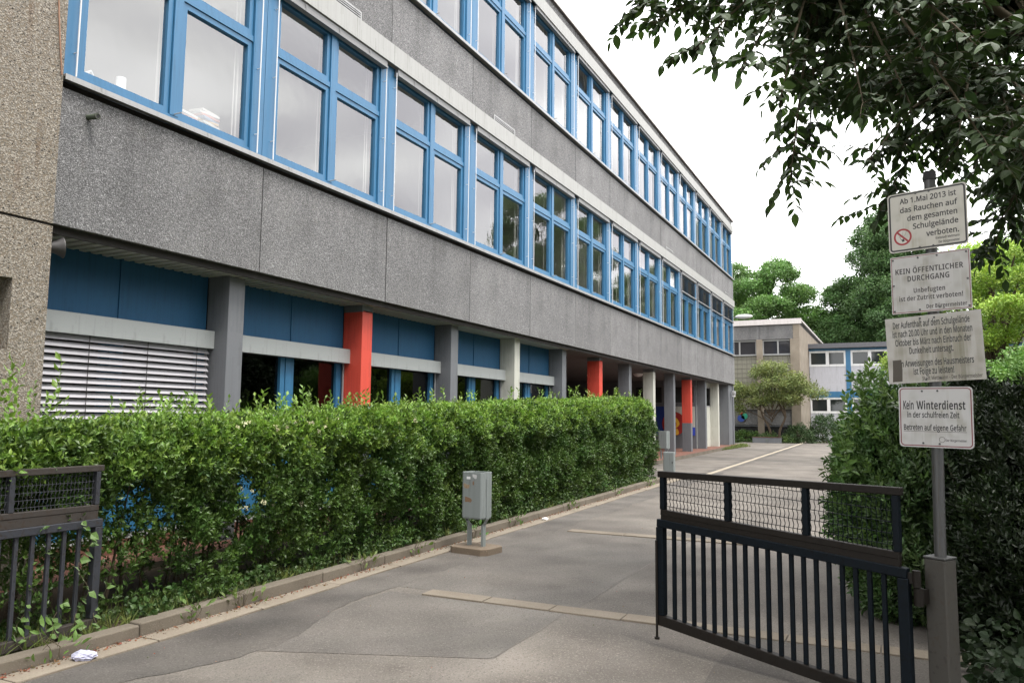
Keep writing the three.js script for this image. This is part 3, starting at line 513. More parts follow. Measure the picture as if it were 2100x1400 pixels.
// ------------------------------------------------------------------ gates
// a = hinge end, b = free end, each with the heights of top, mesh bottom, lower frame top, bottom
function gateLeaf(name, label, a, b, ha, hb, nb, mat, worn) {
  const g = thing(name, V((a[0] + b[0]) / 2, 0, (a[1] + b[1]) / 2), label, 'gate', null), O = g.position, P = (n, q, m, par = g) => part(n, q, m, par, O);
  const at = (t, k, dy = 0) => V(lerp(a[0], b[0], t), lerp(ha[k], hb[k], t) + dy, lerp(a[1], b[1], t));
  const dir = at(1, 0).sub(at(0, 0)).normalize();
  const U0 = 0.022, U1 = 0.982;
  P('top_rail', bar(at(U0 - 0.012, 0, -0.022), at(U1 + 0.012, 0, -0.022), 0.05, 0.044), worn);
  P('mesh_rail', bar(at(U0, 1, 0.01), at(U1, 1, 0.01), 0.042, 0.04), worn);
  P('gap_strip', bar(at(U0, 1).add(at(U0, 2)).multiplyScalar(0.5), at(U1, 1).add(at(U1, 2)).multiplyScalar(0.5), 0.034, 0.075), worn);
  const up = [U0 + 0.008, 0.345, 0.665, U1 - 0.008];
  for (const t of up) P('upright', bar(at(t, 1, 0.03), at(t, 0, -0.044), 0.045, 0.035, dir), mat);
  P('middle_rail', bar(at(0, 2, -0.028), at(1, 2, -0.028), 0.055, 0.056), mat);
  P('bottom_rail', bar(at(0, 3, 0.035), at(1, 3, 0.035), 0.055, 0.07), worn);
  for (const t of [0.014, 0.986]) P('stile', bar(at(t, 3, 0.07), at(t, 2, -0.056), 0.055, 0.06, dir), mat);
  for (let i = 0; i < nb; i++) { const t = lerp(0.055, 0.945, (i + 0.5) / nb); P('bar', bar(at(t, 3, 0.07), at(t, 2, -0.056), 0.022, 0.026, dir), mat); }
  const side = new THREE.Vector3(-dir.z, 0, dir.x);
  for (let k = 0; k < 3; k++) {
    const t0 = up[k] + 0.008, t1 = up[k + 1] - 0.008, L = a.length ? Math.hypot(b[0] - a[0], b[1] - a[1]) : 1, gs = [];
    const n = Math.round((t1 - t0) * L / 0.029);
    for (let i = 0; i < n; i++) {
      const t = lerp(t0, t1, (i + 0.5) / n), p0 = at(t, 1, 0.03), p1 = at(t, 0, -0.044), pts = [];
      for (let j = 0; j <= 24; j++) pts.push(p0.clone().lerp(p1, j / 24).addScaledVector(dir, 0.0032 * Math.sin(j / 24 * Math.PI * 9)).addScaledVector(side, 0.003 * Math.cos(j / 24 * Math.PI * 9)));
      gs.push(new THREE.TubeGeometry(new THREE.CatmullRomCurve3(pts), 26, 0.0026, 4));
    }
    const H = at(t0, 0).y - at(t0, 1).y - 0.07, m = 5;
    for (let j = 0; j < m; j++) gs.push(cyl(at(t0, 1, 0.03 + H * (j + 0.5) / m), at(t1, 1, 0.03 + H * (j + 0.5) / m), 0.0024, 4));
    P('wire_mesh', gs, mat);
  }
  g.userData.at = undefined; delete g.userData.at;
  return { g, P, at, dir };
}
{
  const { P, at, dir } = gateLeaf('gate_leaf', 'dark steel gate leaf with wire mesh top, hung open on the sign post', [0.035, 4.93], [-1.55, 5.55], [1.237, 0.848, 0.797, 0.02], [1.237, 0.94, 0.9, 0.165], 19, M.gate, M.gateWorn);
  P('hinge', [cyl(V(0.075, 0.70, 4.915), V(0.075, 0.79, 4.915), 0.022, 14), bar(V(0.02, 0.745, 4.93), V(0.075, 0.745, 4.915), 0.012, 0.06)], M.gateWorn);
  P('hinge', [cyl(V(0.082, 0.60, 4.92), V(0.082, 0.695, 4.92), 0.026, 14), bar(V(0.08, 0.645, 4.92), V(0.13, 0.645, 4.98), 0.012, 0.08)], M.gateWorn);
  P('drop_bolt', [cyl(V(-1.558, 0.07, 5.515), V(-1.558, 0.75, 5.515), 0.009, 8), cyl(V(-1.558, 0.07, 5.515), V(-1.558, 0.085, 5.515), 0.018, 10)], M.gateWorn);
  gateLeaf('gate_leaf', 'open weathered steel gate leaf on the left, half overgrown by the hedge', [-5.03, 1.75], [-5.165, 3.80], [1.245, 0.95, 0.87, 0.07], [1.24, 0.93, 0.86, 0.10], 16, M.gateLeft, M.gateLeftWorn);
}
// ------------------------------------------------------------------ sign post and signs
const SGN = { p: V(0.168, 0, 5.005), ang: -0.3405 };
const sgnPoint = (u, y, off) => SGN.p.clone().add(new THREE.Vector3(Math.cos(SGN.ang) * u + Math.sin(SGN.ang) * off, y, -Math.sin(SGN.ang) * u + Math.cos(SGN.ang) * off));
{
  const c = sgnPoint(0.022, 0, -0.02), g = thing('gate_post', c, 'rusty square steel gate post carrying the sign pole', 'post');
  const b = new RoundedBoxGeometry(0.118, 1.05, 0.118, 2, 0.01); b.translate(0, 0.325, 0); const uv = b.attributes.uv, p = b.attributes.position; for (let i = 0; i < p.count; i++) uv.setXY(i, p.getX(i) + p.getZ(i), p.getY(i));
  const m = part('post', b, M.postSteel, g); m.rotation.y = -0.55;
  const cap = new RoundedBoxGeometry(0.124, 0.012, 0.124, 1, 0.004); cap.translate(0, 0.857, 0); const m2 = part('cap', cap, M.galv, g); m2.rotation.y = -0.55;
  const q = thing('sign_pole', c.clone().setY(0.863), 'galvanised round pole with four notice signs, standing on the gate post', 'pole');
  part('pole', cyl(sgnPoint(0.026, 0.864, -0.02), sgnPoint(0.056, 3.0, -0.02), 0.0305, 24), M.galv, q, q.position);
  part('cap', cyl(sgnPoint(0.0561, 3.001, -0.02), sgnPoint(0.0565, 3.05, -0.02), 0.034, 24), M.dark, q, q.position);
}
function grime(x, w, h, k = 1) {
  for (let i = 0; i < 26 * k; i++) { const X = w * rr(0.05, 0.95), Y = h * rr(-0.1, 0.8), L = h * rr(0.2, 0.7), ww = w * rr(0.02, 0.1), g = x.createLinearGradient(0, Y, 0, Y + L), a = rr(0.04, 0.15); g.addColorStop(0, 'rgba(110,105,70,0)'); g.addColorStop(0.4, `rgba(112,106,72,${a})`); g.addColorStop(1, 'rgba(100,98,70,0)'); x.fillStyle = g; x.fillRect(X, Y, ww, L); }
  for (let i = 0; i < 60 * k; i++) { const X = w * rnd(), Y = h * rnd(), R = h * rr(0.02, 0.12), g = x.createRadialGradient(X, Y, 0, X, Y, R); g.addColorStop(0, `rgba(100,100,72,${rr(0.03, 0.14)})`); g.addColorStop(1, 'rgba(100,100,72,0)'); x.fillStyle = g; x.fillRect(X - R, Y - R, 2 * R, 2 * R); }
  for (let i = 0; i < 900 * k; i++) { x.fillStyle = `rgba(70,66,50,${rr(0.05, 0.3)})`; x.fillRect(w * rnd(), h * rnd(), rr(1, 3), rr(1, 4)); }
}
function fit(x, s, u0, u1, y, size, bold = false, c = '#151515') {
  x.save(); x.fillStyle = c; x.font = (bold ? 'bold ' : '') + size + 'px sans-serif'; x.textBaseline = 'middle'; x.textAlign = 'left';
  const w = x.measureText(s).width, k = Math.min(1, (u1 - u0) / w), gap = Math.max(0, ((u1 - u0) - w) / Math.max(1, s.length - 1)); x.translate(u0, y); x.lineWidth = size * (bold ? 0.01 : 0.05); x.strokeStyle = c;
  if (k < 1) { x.scale(k, 1); x.fillText(s, 0, 0); x.strokeText(s, 0, 0); }
  else { let at = 0; for (const ch of s) { x.fillText(ch, at, 0); x.strokeText(ch, at, 0); at += x.measureText(ch).width + gap; } }
  x.restore();
}
const rrect = (x, a, b, w, h, r) => { x.beginPath(); x.moveTo(a + r, b); x.arcTo(a + w, b, a + w, b + h, r); x.arcTo(a + w, b + h, a, b + h, r); x.arcTo(a, b + h, a, b, r); x.arcTo(a, b, a + w, b, r); x.closePath(); };
function sign(name, label, u0, u1, y0, y1, rad, roll, draw, screws) {
  const w = u1 - u0, h = y1 - y0, c = sgnPoint((u0 + u1) / 2, (y0 + y1) / 2, 0.018), g = thing(name, c, label, 'sign', null);
  g.rotation.set(0, SGN.ang, roll, 'YXZ');
  const sh = new THREE.Shape(), a = w / 2, b = h / 2, r = rad;
  sh.moveTo(-a + r, -b); sh.lineTo(a - r, -b); sh.absarc(a - r, -b + r, r, -Math.PI / 2, 0); sh.lineTo(a, b - r); sh.absarc(a - r, b - r, r, 0, Math.PI / 2); sh.lineTo(-a + r, b); sh.absarc(-a + r, b - r, r, Math.PI / 2, Math.PI); sh.lineTo(-a, -b + r); sh.absarc(-a + r, -b + r, r, Math.PI, 1.5 * Math.PI);
  const px = 1100, ph = Math.round(px * h / w);
  const t = canvasTex(px, ph, draw, 1 / w, 1 / h); t.offset.set(0.5, 0.5); t.wrapS = t.wrapT = THREE.ClampToEdgeWrapping;
  const e = new THREE.ExtrudeGeometry(sh, { depth: 0.002, bevelEnabled: false, curveSegments: 6 });
  part('plate', e, std(lin(0.56, 0.56, 0.56), { map: t, roughness: 0.45 }), g);
  for (const [su, sv] of screws) { const q = new THREE.CylinderGeometry(0.005, 0.006, 0.004, 12).rotateX(Math.PI / 2).translate((su - 0.5) * w, (0.5 - sv) * h, 0.004); part('screw', q, M.galv, g); }
  for (const v of [0.2, -0.2]) { const cx = 0.045 - (u0 + u1) / 2; part('bracket', [new THREE.TorusGeometry(0.033, 0.006, 6, 24, Math.PI).rotateX(-Math.PI / 2).translate(cx, v * h, -0.036), new THREE.BoxGeometry(0.12, 0.02, 0.004).translate(cx, v * h, -0.0035)], M.galv, g); }
  return g;
}
sign('notice_sign', 'topmost sign on the pole, black bordered smoking ban notice with red symbol', -0.168, 0.254, 2.592, 2.944, 0.02, 0, (x, w, h) => {
  x.fillStyle = '#e2ded2'; x.fillRect(0, 0, w, h); x.strokeStyle = '#141214'; x.lineWidth = w * 0.022; rrect(x, w * 0.026, w * 0.026, w * 0.948, h - w * 0.052, w * 0.035); x.stroke();
  const z = h * 0.122;
  fit(x, 'Ab 1.Mai 2013 ist', 0.165 * w, 0.875 * w, 0.145 * h, z); fit(x, 'das Rauchen auf', 0.16 * w, 0.88 * w, 0.295 * h, z); fit(x, 'dem gesamten', 0.25 * w, 0.885 * w, 0.445 * h, z); fit(x, 'Schulgelände', 0.32 * w, 0.89 * w, 0.595 * h, z); fit(x, 'verboten.', 0.49 * w, 0.895 * w, 0.745 * h, z);
  fit(x, 'Kreisstadt Mettmann', 0.6 * w, 0.895 * w, 0.842 * h, z * 0.42); fit(x, 'Der Bürgermeister', 0.635 * w, 0.895 * w, 0.91 * h, z * 0.42);
  const cx = 0.185 * w, cy = 0.745 * h, r = 0.105 * w;
  x.fillStyle = '#eeeae0'; x.beginPath(); x.arc(cx, cy, r, 0, 7); x.fill();
  x.fillStyle = '#1a1a1a'; x.save(); x.translate(cx, cy + r * 0.42); x.rotate(-0.45); x.fillRect(-r * 0.14, -r * 0.1, r * 0.3, r * 0.32); x.strokeStyle = '#333'; x.lineWidth = r * 0.05; x.strokeRect(-r * 0.14, -r * 0.62, r * 0.3, r * 0.52); x.restore();
  x.strokeStyle = '#777'; x.lineWidth = r * 0.035; for (const k of [-1, 0, 1]) { x.beginPath(); x.moveTo(cx + k * r * 0.1, cy - r * 0.1); x.bezierCurveTo(cx + k * r * 0.5, cy - r * 0.3, cx - r * 0.1 + k * r * 0.4, cy - r * 0.5, cx + k * r * 0.5, cy - r * 0.7); x.stroke(); }
  x.strokeStyle = '#b3121f'; x.lineWidth = r * 0.24; x.beginPath(); x.arc(cx, cy, r, 0, 7); x.stroke(); x.beginPath(); x.moveTo(cx - r * 0.7, cy - r * 0.7); x.lineTo(cx + r * 0.7, cy + r * 0.7); x.stroke();
  grime(x, w, h, 0.7);
}, [[0.37, 0.045], [0.54, 0.045], [0.4, 0.955], [0.57, 0.955]]);
sign('notice_sign', 'second sign from the top, thin red border, no public passage', -0.165, 0.256, 2.229, 2.566, 0.004, 0, (x, w, h) => {
  x.fillStyle = '#dcdad6'; x.fillRect(0, 0, w, h); x.strokeStyle = '#8e2f38'; x.lineWidth = w * 0.008; x.strokeRect(w * 0.016, w * 0.016, w * 0.968, h - w * 0.032);
  const d = '#3a3436', z = h * 0.13; fit(x, 'KEIN ÖFFENTLICHER', 0.055 * w, 0.915 * w, 0.265 * h, z, true, d); fit(x, 'DURCHGANG', 0.21 * w, 0.75 * w, 0.405 * h, z, true, d); fit(x, 'Unbefugten', 0.285 * w, 0.69 * w, 0.615 * h, z * 0.88, true, d); fit(x, 'ist der Zutritt verboten!', 0.095 * w, 0.9 * w, 0.745 * h, z * 0.86, true, d); fit(x, 'Der Bürgermeister', 0.44 * w, 0.94 * w, 0.905 * h, z * 0.72, true, d);
  grime(x, w, h, 1.3);
}, [[0.035, 0.05], [0.36, 0.05], [0.6, 0.05], [0.955, 0.05], [0.035, 0.5], [0.96, 0.5], [0.035, 0.95], [0.36, 0.95], [0.61, 0.93], [0.965, 0.95]]);
sign('notice_sign', 'third sign, widest and most stained plain white board with a torn dark corner patch', -0.202, 0.301, 1.83, 2.212, 0.003, 0.03, (x, w, h) => {
  x.fillStyle = '#d6d2cb'; x.fillRect(0, 0, w, h); for (let i = 0; i < 30; i++) { const X = w * (0.5 + 0.22 * gauss()), g = x.createLinearGradient(0, 0, 0, h), a = rr(0.05, 0.16); g.addColorStop(0, 'rgba(120,112,72,0)'); g.addColorStop(rr(0.2, 0.6), `rgba(112,104,66,${a})`); g.addColorStop(1, `rgba(96,90,60,${a})`); x.fillStyle = g; x.fillRect(X + w * 0.15, 0, w * rr(0.01, 0.07), h); }
  const z = h * 0.13, b = '#1a1a1c';
  fit(x, 'Der Aufenthalt auf dem Schulgelände', 0.08 * w, 0.885 * w, 0.115 * h, z, false, b); fit(x, 'ist nach 20.00 Uhr und in den Monaten', 0.07 * w, 0.905 * w, 0.25 * h, z, false, b); fit(x, 'Oktober bis März nach Einbruch der', 0.095 * w, 0.885 * w, 0.385 * h, z, false, b); fit(x, 'Dunkelheit untersagt.', 0.24 * w, 0.705 * w, 0.515 * h, z, false, b);
  fit(x, 'Den Anweisungen des Hausmeisters', 0.085 * w, 0.895 * w, 0.705 * h, z, false, b); fit(x, 'ist Folge zu leisten!', 0.27 * w, 0.695 * w, 0.83 * h, z, false, b); fit(x, 'Stadt Mettmann - Der Bürgermeister', 0.36 * w, 0.965 * w, 0.94 * h, z * 0.55, false, '#555048');
  grime(x, w, h, 3);
  x.fillStyle = '#4a4232'; x.beginPath(); x.moveTo(0.055 * w, 0.645 * h); x.lineTo(0.15 * w, 0.64 * h); x.lineTo(0.155 * w, 0.8 * h); x.lineTo(0.146 * w, 0.97 * h); x.lineTo(0.04 * w, 0.975 * h); x.lineTo(0.05 * w, 0.8 * h); x.closePath(); x.fill();
  for (let i = 0; i < 60; i++) { x.fillStyle = `rgba(${rnd() < 0.5 ? '30,28,20' : '120,110,85'},0.15)`; x.fillRect(w * rr(0.05, 0.14), h * rr(0.65, 0.96), rr(3, 22), rr(2, 10)); }
}, [[0.38, 0.04], [0.53, 0.045], [0.4, 0.96], [0.55, 0.95]]);
sign('notice_sign', 'lowest sign on the pole, dark red rounded border, no winter service', -0.15, 0.234, 1.462, 1.802, 0.022, -0.012, (x, w, h) => {
  x.fillStyle = '#dddcda'; x.fillRect(0, 0, w, h); x.strokeStyle = '#862330'; x.lineWidth = w * 0.014; rrect(x, w * 0.024, w * 0.024, w * 0.952, h - w * 0.048, w * 0.05); x.stroke();
  const b = '#17171a'; fit(x, 'Kein', 0.06 * w, 0.215 * w, 0.305 * h, h * 0.19, false, b); fit(x, 'Winterdienst', 0.25 * w, 0.905 * w, 0.305 * h, h * 0.19, true, b); fit(x, 'in der schulfreien Zeit', 0.115 * w, 0.82 * w, 0.465 * h, h * 0.125, false, b); fit(x, 'Betreten auf eigene Gefahr', 0.06 * w, 0.905 * w, 0.675 * h, h * 0.125, false, b);
  x.fillStyle = b; x.fillRect(0.06 * w, 0.735 * h, 0.85 * w, h * 0.006);
  x.strokeStyle = '#555'; x.lineWidth = w * 0.006; x.beginPath(); x.arc(0.585 * w, 0.865 * h, w * 0.038, 0, 7); x.stroke(); fit(x, 'Der Bürgermeister', 0.63 * w, 0.905 * w, 0.875 * h, h * 0.05, false, '#333');
  grime(x, w, h, 0.8);
}, [[0.33, 0.07], [0.54, 0.065], [0.33, 0.93], [0.55, 0.935]]);

// ------------------------------------------------------------------ litter bins, cabinet, litter
function bin(name, label, p, turn, withBase) {
  const g = thing(name, p, label, 'bin', 'grey litter bins'); g.rotation.y = turn;
  const W = 0.15, D = 0.105, h0 = 0.4, h1 = 0.93;
  const sh = new THREE.Shape(), r = 0.035; sh.moveTo(-W + r, -D); sh.lineTo(W - r, -D); sh.absarc(W - r, -D + r, r, -Math.PI / 2, 0); sh.lineTo(W, D - r); sh.absarc(W - r, D - r, r, 0, Math.PI / 2); sh.lineTo(-W + r, D); sh.absarc(-W + r, D - r, r, Math.PI / 2, Math.PI); sh.lineTo(-W, -D + r); sh.absarc(-W + r, -D + r, r, Math.PI, Math.PI * 1.5);
  const hole = new THREE.Path(); const q = 0.008, a = W - q, b = D - q, r2 = r - q; hole.moveTo(-a + r2, -b); hole.absarc(-a + r2, -b + r2, r2, Math.PI * 1.5, Math.PI, true); hole.absarc(-a + r2, b - r2, r2, Math.PI, Math.PI / 2, true); hole.absarc(a - r2, b - r2, r2, Math.PI / 2, 0, true); hole.absarc(a - r2, -b + r2, r2, 0, -Math.PI / 2, true);
  const sh2 = sh.clone(); sh2.holes.push(hole);
  const wall = new THREE.ExtrudeGeometry(sh2, { depth: h1 - h0 - 0.012, bevelEnabled: true, bevelSize: 0.003, bevelThickness: 0.003, bevelSegments: 2, curveSegments: 8 }); wall.rotateX(-Math.PI / 2); wall.translate(0, h0 + 0.006, 0);
  const bot = new THREE.ExtrudeGeometry(sh, { depth: 0.012, bevelEnabled: true, bevelSize: 0.002, bevelThickness: 0.004, bevelSegments: 2, curveSegments: 8 }); bot.scale(0.97, 0.96, 1); bot.rotateX(-Math.PI / 2); bot.translate(0, h0 - 0.006, 0);
  part('body', [wall, bot], M.binGrey, g);
  const s = W + 0.004;
  for (const k of [-1, 1]) {
    part('leg', [new THREE.BoxGeometry(0.008, 0.46, 0.055).translate(k * (W + 0.008), 0.62, 0), bar(new THREE.Vector3(k * (W + 0.008), 0.392, 0), new THREE.Vector3(k * (W - 0.045), 0.315, 0), 0.055, 0.008, new THREE.Vector3(1, 0, 0)), new THREE.BoxGeometry(0.03, 0.25, 0.055).translate(k * (W - 0.05), 0.195, 0)], M.binGrey, g);
    part('slot', new THREE.BoxGeometry(0.002, 0.44, 0.012).translate(k * (W + 0.0005), 0.63, 0.05), M.greyCol, g);
  }
  if (withBase) {
    const bs = new THREE.Shape(); const w = 0.26, d = 0.2, c = 0.06; bs.moveTo(-w + c, -d); bs.lineTo(w - c, -d); bs.lineTo(w, -d + c); bs.lineTo(w, d - c); bs.lineTo(w - c, d); bs.lineTo(-w + c, d); bs.lineTo(-w, d - c); bs.lineTo(-w, -d + c); bs.closePath();
    const e = new THREE.ExtrudeGeometry(bs, { depth: 0.085, bevelEnabled: true, bevelSize: 0.008, bevelThickness: 0.008, bevelSegments: 2 }); e.rotateX(-Math.PI / 2); e.translate(0, -0.02, 0); part('base', e, M.binBase, g);
    const patch = (pts, m, n = 'sticker') => { const f = new THREE.Shape(pts.map(([x, y]) => new THREE.Vector2(x, y))); const e2 = new THREE.ExtrudeGeometry(f, { depth: 0.0015, bevelEnabled: false }); e2.translate(0, 0, D + 0.0025); part(n, e2, m, g); };
    const rust = std(lin(0.24, 0.15, 0.09), { map: rustTex, roughness: 0.9 }), tan = std(lin(0.34, 0.26, 0.17), { map: rustTex, roughness: 0.9 });
    patch([[-0.12, 0.79], [-0.1, 0.795], [-0.06, 0.78], [-0.03, 0.782], [-0.032, 0.745], [-0.06, 0.735], [-0.1, 0.74], [-0.118, 0.77]], tan);
    patch([[-0.095, 0.645], [-0.05, 0.635], [-0.02, 0.628], [0.0, 0.615], [0.006, 0.6], [-0.012, 0.578], [-0.05, 0.585], [-0.092, 0.58]], rust);
    patch([[0.02, 0.83], [0.032, 0.82], [0.034, 0.785], [0.018, 0.775], [0.01, 0.8]], rust);
    patch([[-0.075, 0.875], [-0.02, 0.875], [-0.02, 0.845], [-0.075, 0.845]], M.white);
    patch([[0.01, 0.905], [0.05, 0.9], [0.07, 0.895], [0.07, 0.86], [0.05, 0.85], [0.012, 0.875]], std(lin(0.5, 0.5, 0.5)));
  }
  return g;
}
bin('litter_bin', 'grey metal litter bin with torn stickers on a concrete base beside the hedge', V(-4.46, gy(8.15), 8.15), -0.12, true);
bin('litter_bin', 'grey metal litter bin far off between the columns under the building', V(-6.45, gy(23.8) + 0.12, 23.8), -0.2, false);
{
  const g = thing('post_cabinet', V(-5.25, gy(19.9), 19.9), 'flat grey steel cabinet on the ground at the far end of the hedge', 'cabinet');
  part('cabinet', rbox(-5.4, -5.12, 0.17, 0.79, 19.82, 19.97, 0.01), M.binGrey, g, g.position); part('door', rbox(-5.385, -5.135, 0.25, 0.77, 19.808, 19.82, 0.004), M.binGrey, g, g.position); part('lock', box(-5.17, -5.15, 0.5, 0.55, 19.8, 19.808), M.dark, g, g.position);
}
{
  const crumple = (r, sx, sy) => { const g = new THREE.IcosahedronGeometry(r, 4), p = g.attributes.position, q = new THREE.Vector3(); for (let i = 0; i < p.count; i++) { q.fromBufferAttribute(p, i); const n = q.clone().normalize(), k = 1 + 0.5 * Math.abs(noise.noise(n.x * 3 + r * 99, n.y * 3, n.z * 3)) - 0.35 * Math.abs(noise.noise(n.x * 6, n.y * 6 + r * 50, n.z * 6)); q.multiplyScalar(k); p.setXYZ(i, q.x * sx, q.y * sy, q.z); } g.computeVertexNormals(); return g; };
  const lit = [[-4.8, 3.47, 0.055, 'crumpled white and lilac paper lying in the gutter at lower left', [0.42, 0.42, 0.54]], [-4.79, 10.9, 0.035, 'small white scrap of paper at the kerb beyond the waste bin', [0.75, 0.75, 0.75]]];
  for (const [x, s, r, l, c] of lit) { const m = topMesh('crumpled_paper', crumple(r, 1.3, 0.55), std(lin(...c), { roughness: 0.8, flatShading: true }), l, 'litter'); m.position.copy(V(x, gy(s) + r * 0.45 + 0.015, s)); m.rotation.y = 0.6; }
  const pl = thing('planter', V(-6.25, gy(44), 44), 'low grey concrete planter around the small tree in the far yard', 'planter');
  part('trough', [rbox(-6.98, -5.5, 0.38, 0.74, 43.7, 43.82, 0.02), rbox(-6.98, -5.5, 0.38, 0.74, 44.5, 44.62, 0.02), rbox(-6.98, -6.86, 0.38, 0.74, 43.8, 44.52, 0.02), rbox(-5.62, -5.5, 0.38, 0.74, 43.8, 44.52, 0.02)], M.greyCol, pl, pl.position); part('soil', box(-6.87, -5.61, 0.5, 0.69, 43.81, 44.51), M.soil, pl, pl.position); part('rim', box(-7.0, -5.48, 0.741, 0.76, 43.68, 43.83), M.tile, pl, pl.position);
}
// ------------------------------------------------------------------ foliage helpers
// one leaf lying along +y from the origin, folded along its midrib, n segments
function leafGeo(len, w, fold = 0.25, curl = 0.15, n = 3, peak = 0.42) {
  const pos = [], idx = [];
  for (let i = 0; i <= n; i++) { const t = i / n, h = w / 2 * (t === 0 || t === 1 ? 0 : Math.sin(Math.PI * Math.pow(t, Math.log(0.5) / Math.log(peak)))), z = -curl * len * t * t; pos.push(0, t * len, z, -h, t * len, z + fold * h, h, t * len, z + fold * h); }
  for (let i = 0; i < n; i++) { const a = 3 * i, b = a + 3; if (i === 0) idx.push(a, b, b + 1, a, b + 2, b); else if (i === n - 1) idx.push(a, b, a + 1, a, a + 2, b); else idx.push(a, b, b + 1, a, b + 1, a + 1, a, b + 2, b, a, a + 2, b + 2); }
  const g = new THREE.BufferGeometry(); g.setAttribute('position', new THREE.Float32BufferAttribute(pos, 3)); g.setIndex(idx); const q = g.toNonIndexed(); q.computeVertexNormals();
  q.setAttribute('uv', new THREE.Float32BufferAttribute(new Float32Array(q.attributes.position.count * 2), 2)); return q;
}
const Q = new THREE.Quaternion(), UP = new THREE.Vector3(0, 1, 0);
function placeLeaf(g, p, dir, roll, k = 1) {
  const q = g.clone(), m = new THREE.Matrix4(); Q.setFromUnitVectors(UP, dir.clone().normalize());
  m.compose(p, Q.clone().multiply(new THREE.Quaternion().setFromAxisAngle(UP, roll)), new THREE.Vector3(k, k, k)); q.applyMatrix4(m); return q;
}
const bare = (g) => { const q = g.index ? g.toNonIndexed() : g; for (const k of Object.keys(q.attributes)) if (!['position', 'normal', 'uv'].includes(k)) q.deleteAttribute(k); return q; };
function sprig(n, len, lg, spread = 1.0, pairs = true, stemR = 0.0012) {
  const gs = [bare(limb([new THREE.Vector3(), new THREE.Vector3(rr(-0.05, 0.05) * len, len * 0.5, rr(-0.05, 0.05) * len), new THREE.Vector3(0, len, 0)], stemR, stemR * 0.5, 3, 2))];
  for (let i = 0; i < n; i++) { const t = 0.12 + 0.88 * (i + 0.5) / n, a = i * (pairs ? Math.PI : 2.4) + (pairs ? Math.floor(i / 2) * 0.7 : 0) + rr(-0.3, 0.3), out = spread * (1 - 0.55 * t); gs.push(placeLeaf(lg, new THREE.Vector3(0, t * len, 0), new THREE.Vector3(Math.cos(a) * out, rr(0.35, 0.8), Math.sin(a) * out), rr(0, 6.28), rr(0.75, 1.15))); }
  return mergeGeometries(gs);
}
const rndDir = () => { const z = rr(-1, 1), a = rr(0, 6.2832), r = Math.sqrt(1 - z * z); return new THREE.Vector3(r * Math.cos(a), z, r * Math.sin(a)); };
// items: [position, direction, scale, [r, g, b]]
function cloud(name, geo, mat, items, parent, kind = 'stuff') {
  const m = shade(new THREE.InstancedMesh(geo, mat, items.length)), M4 = new THREE.Matrix4(), q = new THREE.Quaternion(), c = new THREE.Color(), o = parent && parent !== scene ? parent.position : new THREE.Vector3();
  items.forEach(([p, d, k, t, own], i) => { if (own) q.copy(own); else q.setFromUnitVectors(UP, d.clone().normalize()).multiply(new THREE.Quaternion().setFromAxisAngle(UP, rr(0, 6.28))); M4.compose(p.clone().sub(o), q, new THREE.Vector3(k, k, k)); m.setMatrixAt(i, M4); m.setColorAt(i, c.setRGB(t[0], t[1], t[2])); });
  m.name = name; (parent ?? scene).add(m); m.userData.kind = kind; return m;
}
const tint = (k, y = 0) => { const v = k * rr(0.72, 1.28), h = rr(-0.12, 0.12) + y; return [v * (1 + h), v, v * (1 - h * 0.6)]; };

// ------------------------------------------------------------------ hedge along the path
const hedgeLeaf = leafMat(0.066, 0.128, 0.02, 0.3, 0.42), freshLitLeaf = leafMat(0.21, 0.35, 0.05, 0.5, 0.5);  // dark body and bright young tops also paint in shade and top light
const privet = leafGeo(0.043, 0.021, 0.3, 0.2, 2, 0.5), sprigs = [0, 1, 2].map(() => sprig(10, 0.12, privet, 1.1));
const hedgeTop = (s) => 1.46 + 0.042 * clamp(s - 5, 0, 14) + 0.09 * noise.noise(s * 1.3, 2, 5) + 0.08 * noise.noise(s * 3.7, 1, 2);
const hedgeFace = (s, y) => -5.2 + (s < 9 ? 0.22 : 0.16) * noise.noise(s * 1.3, y * 1.7, 9) + (s < 9 ? 0.26 : 0.17) * noise.noise(s * 2.9, y * 3.1, 3) + 0.09 * noise.noise(s * 6.3, y * 6.6, 5) + 0.1 * Math.max(0, 0.5 - y) - 0.0 * s;
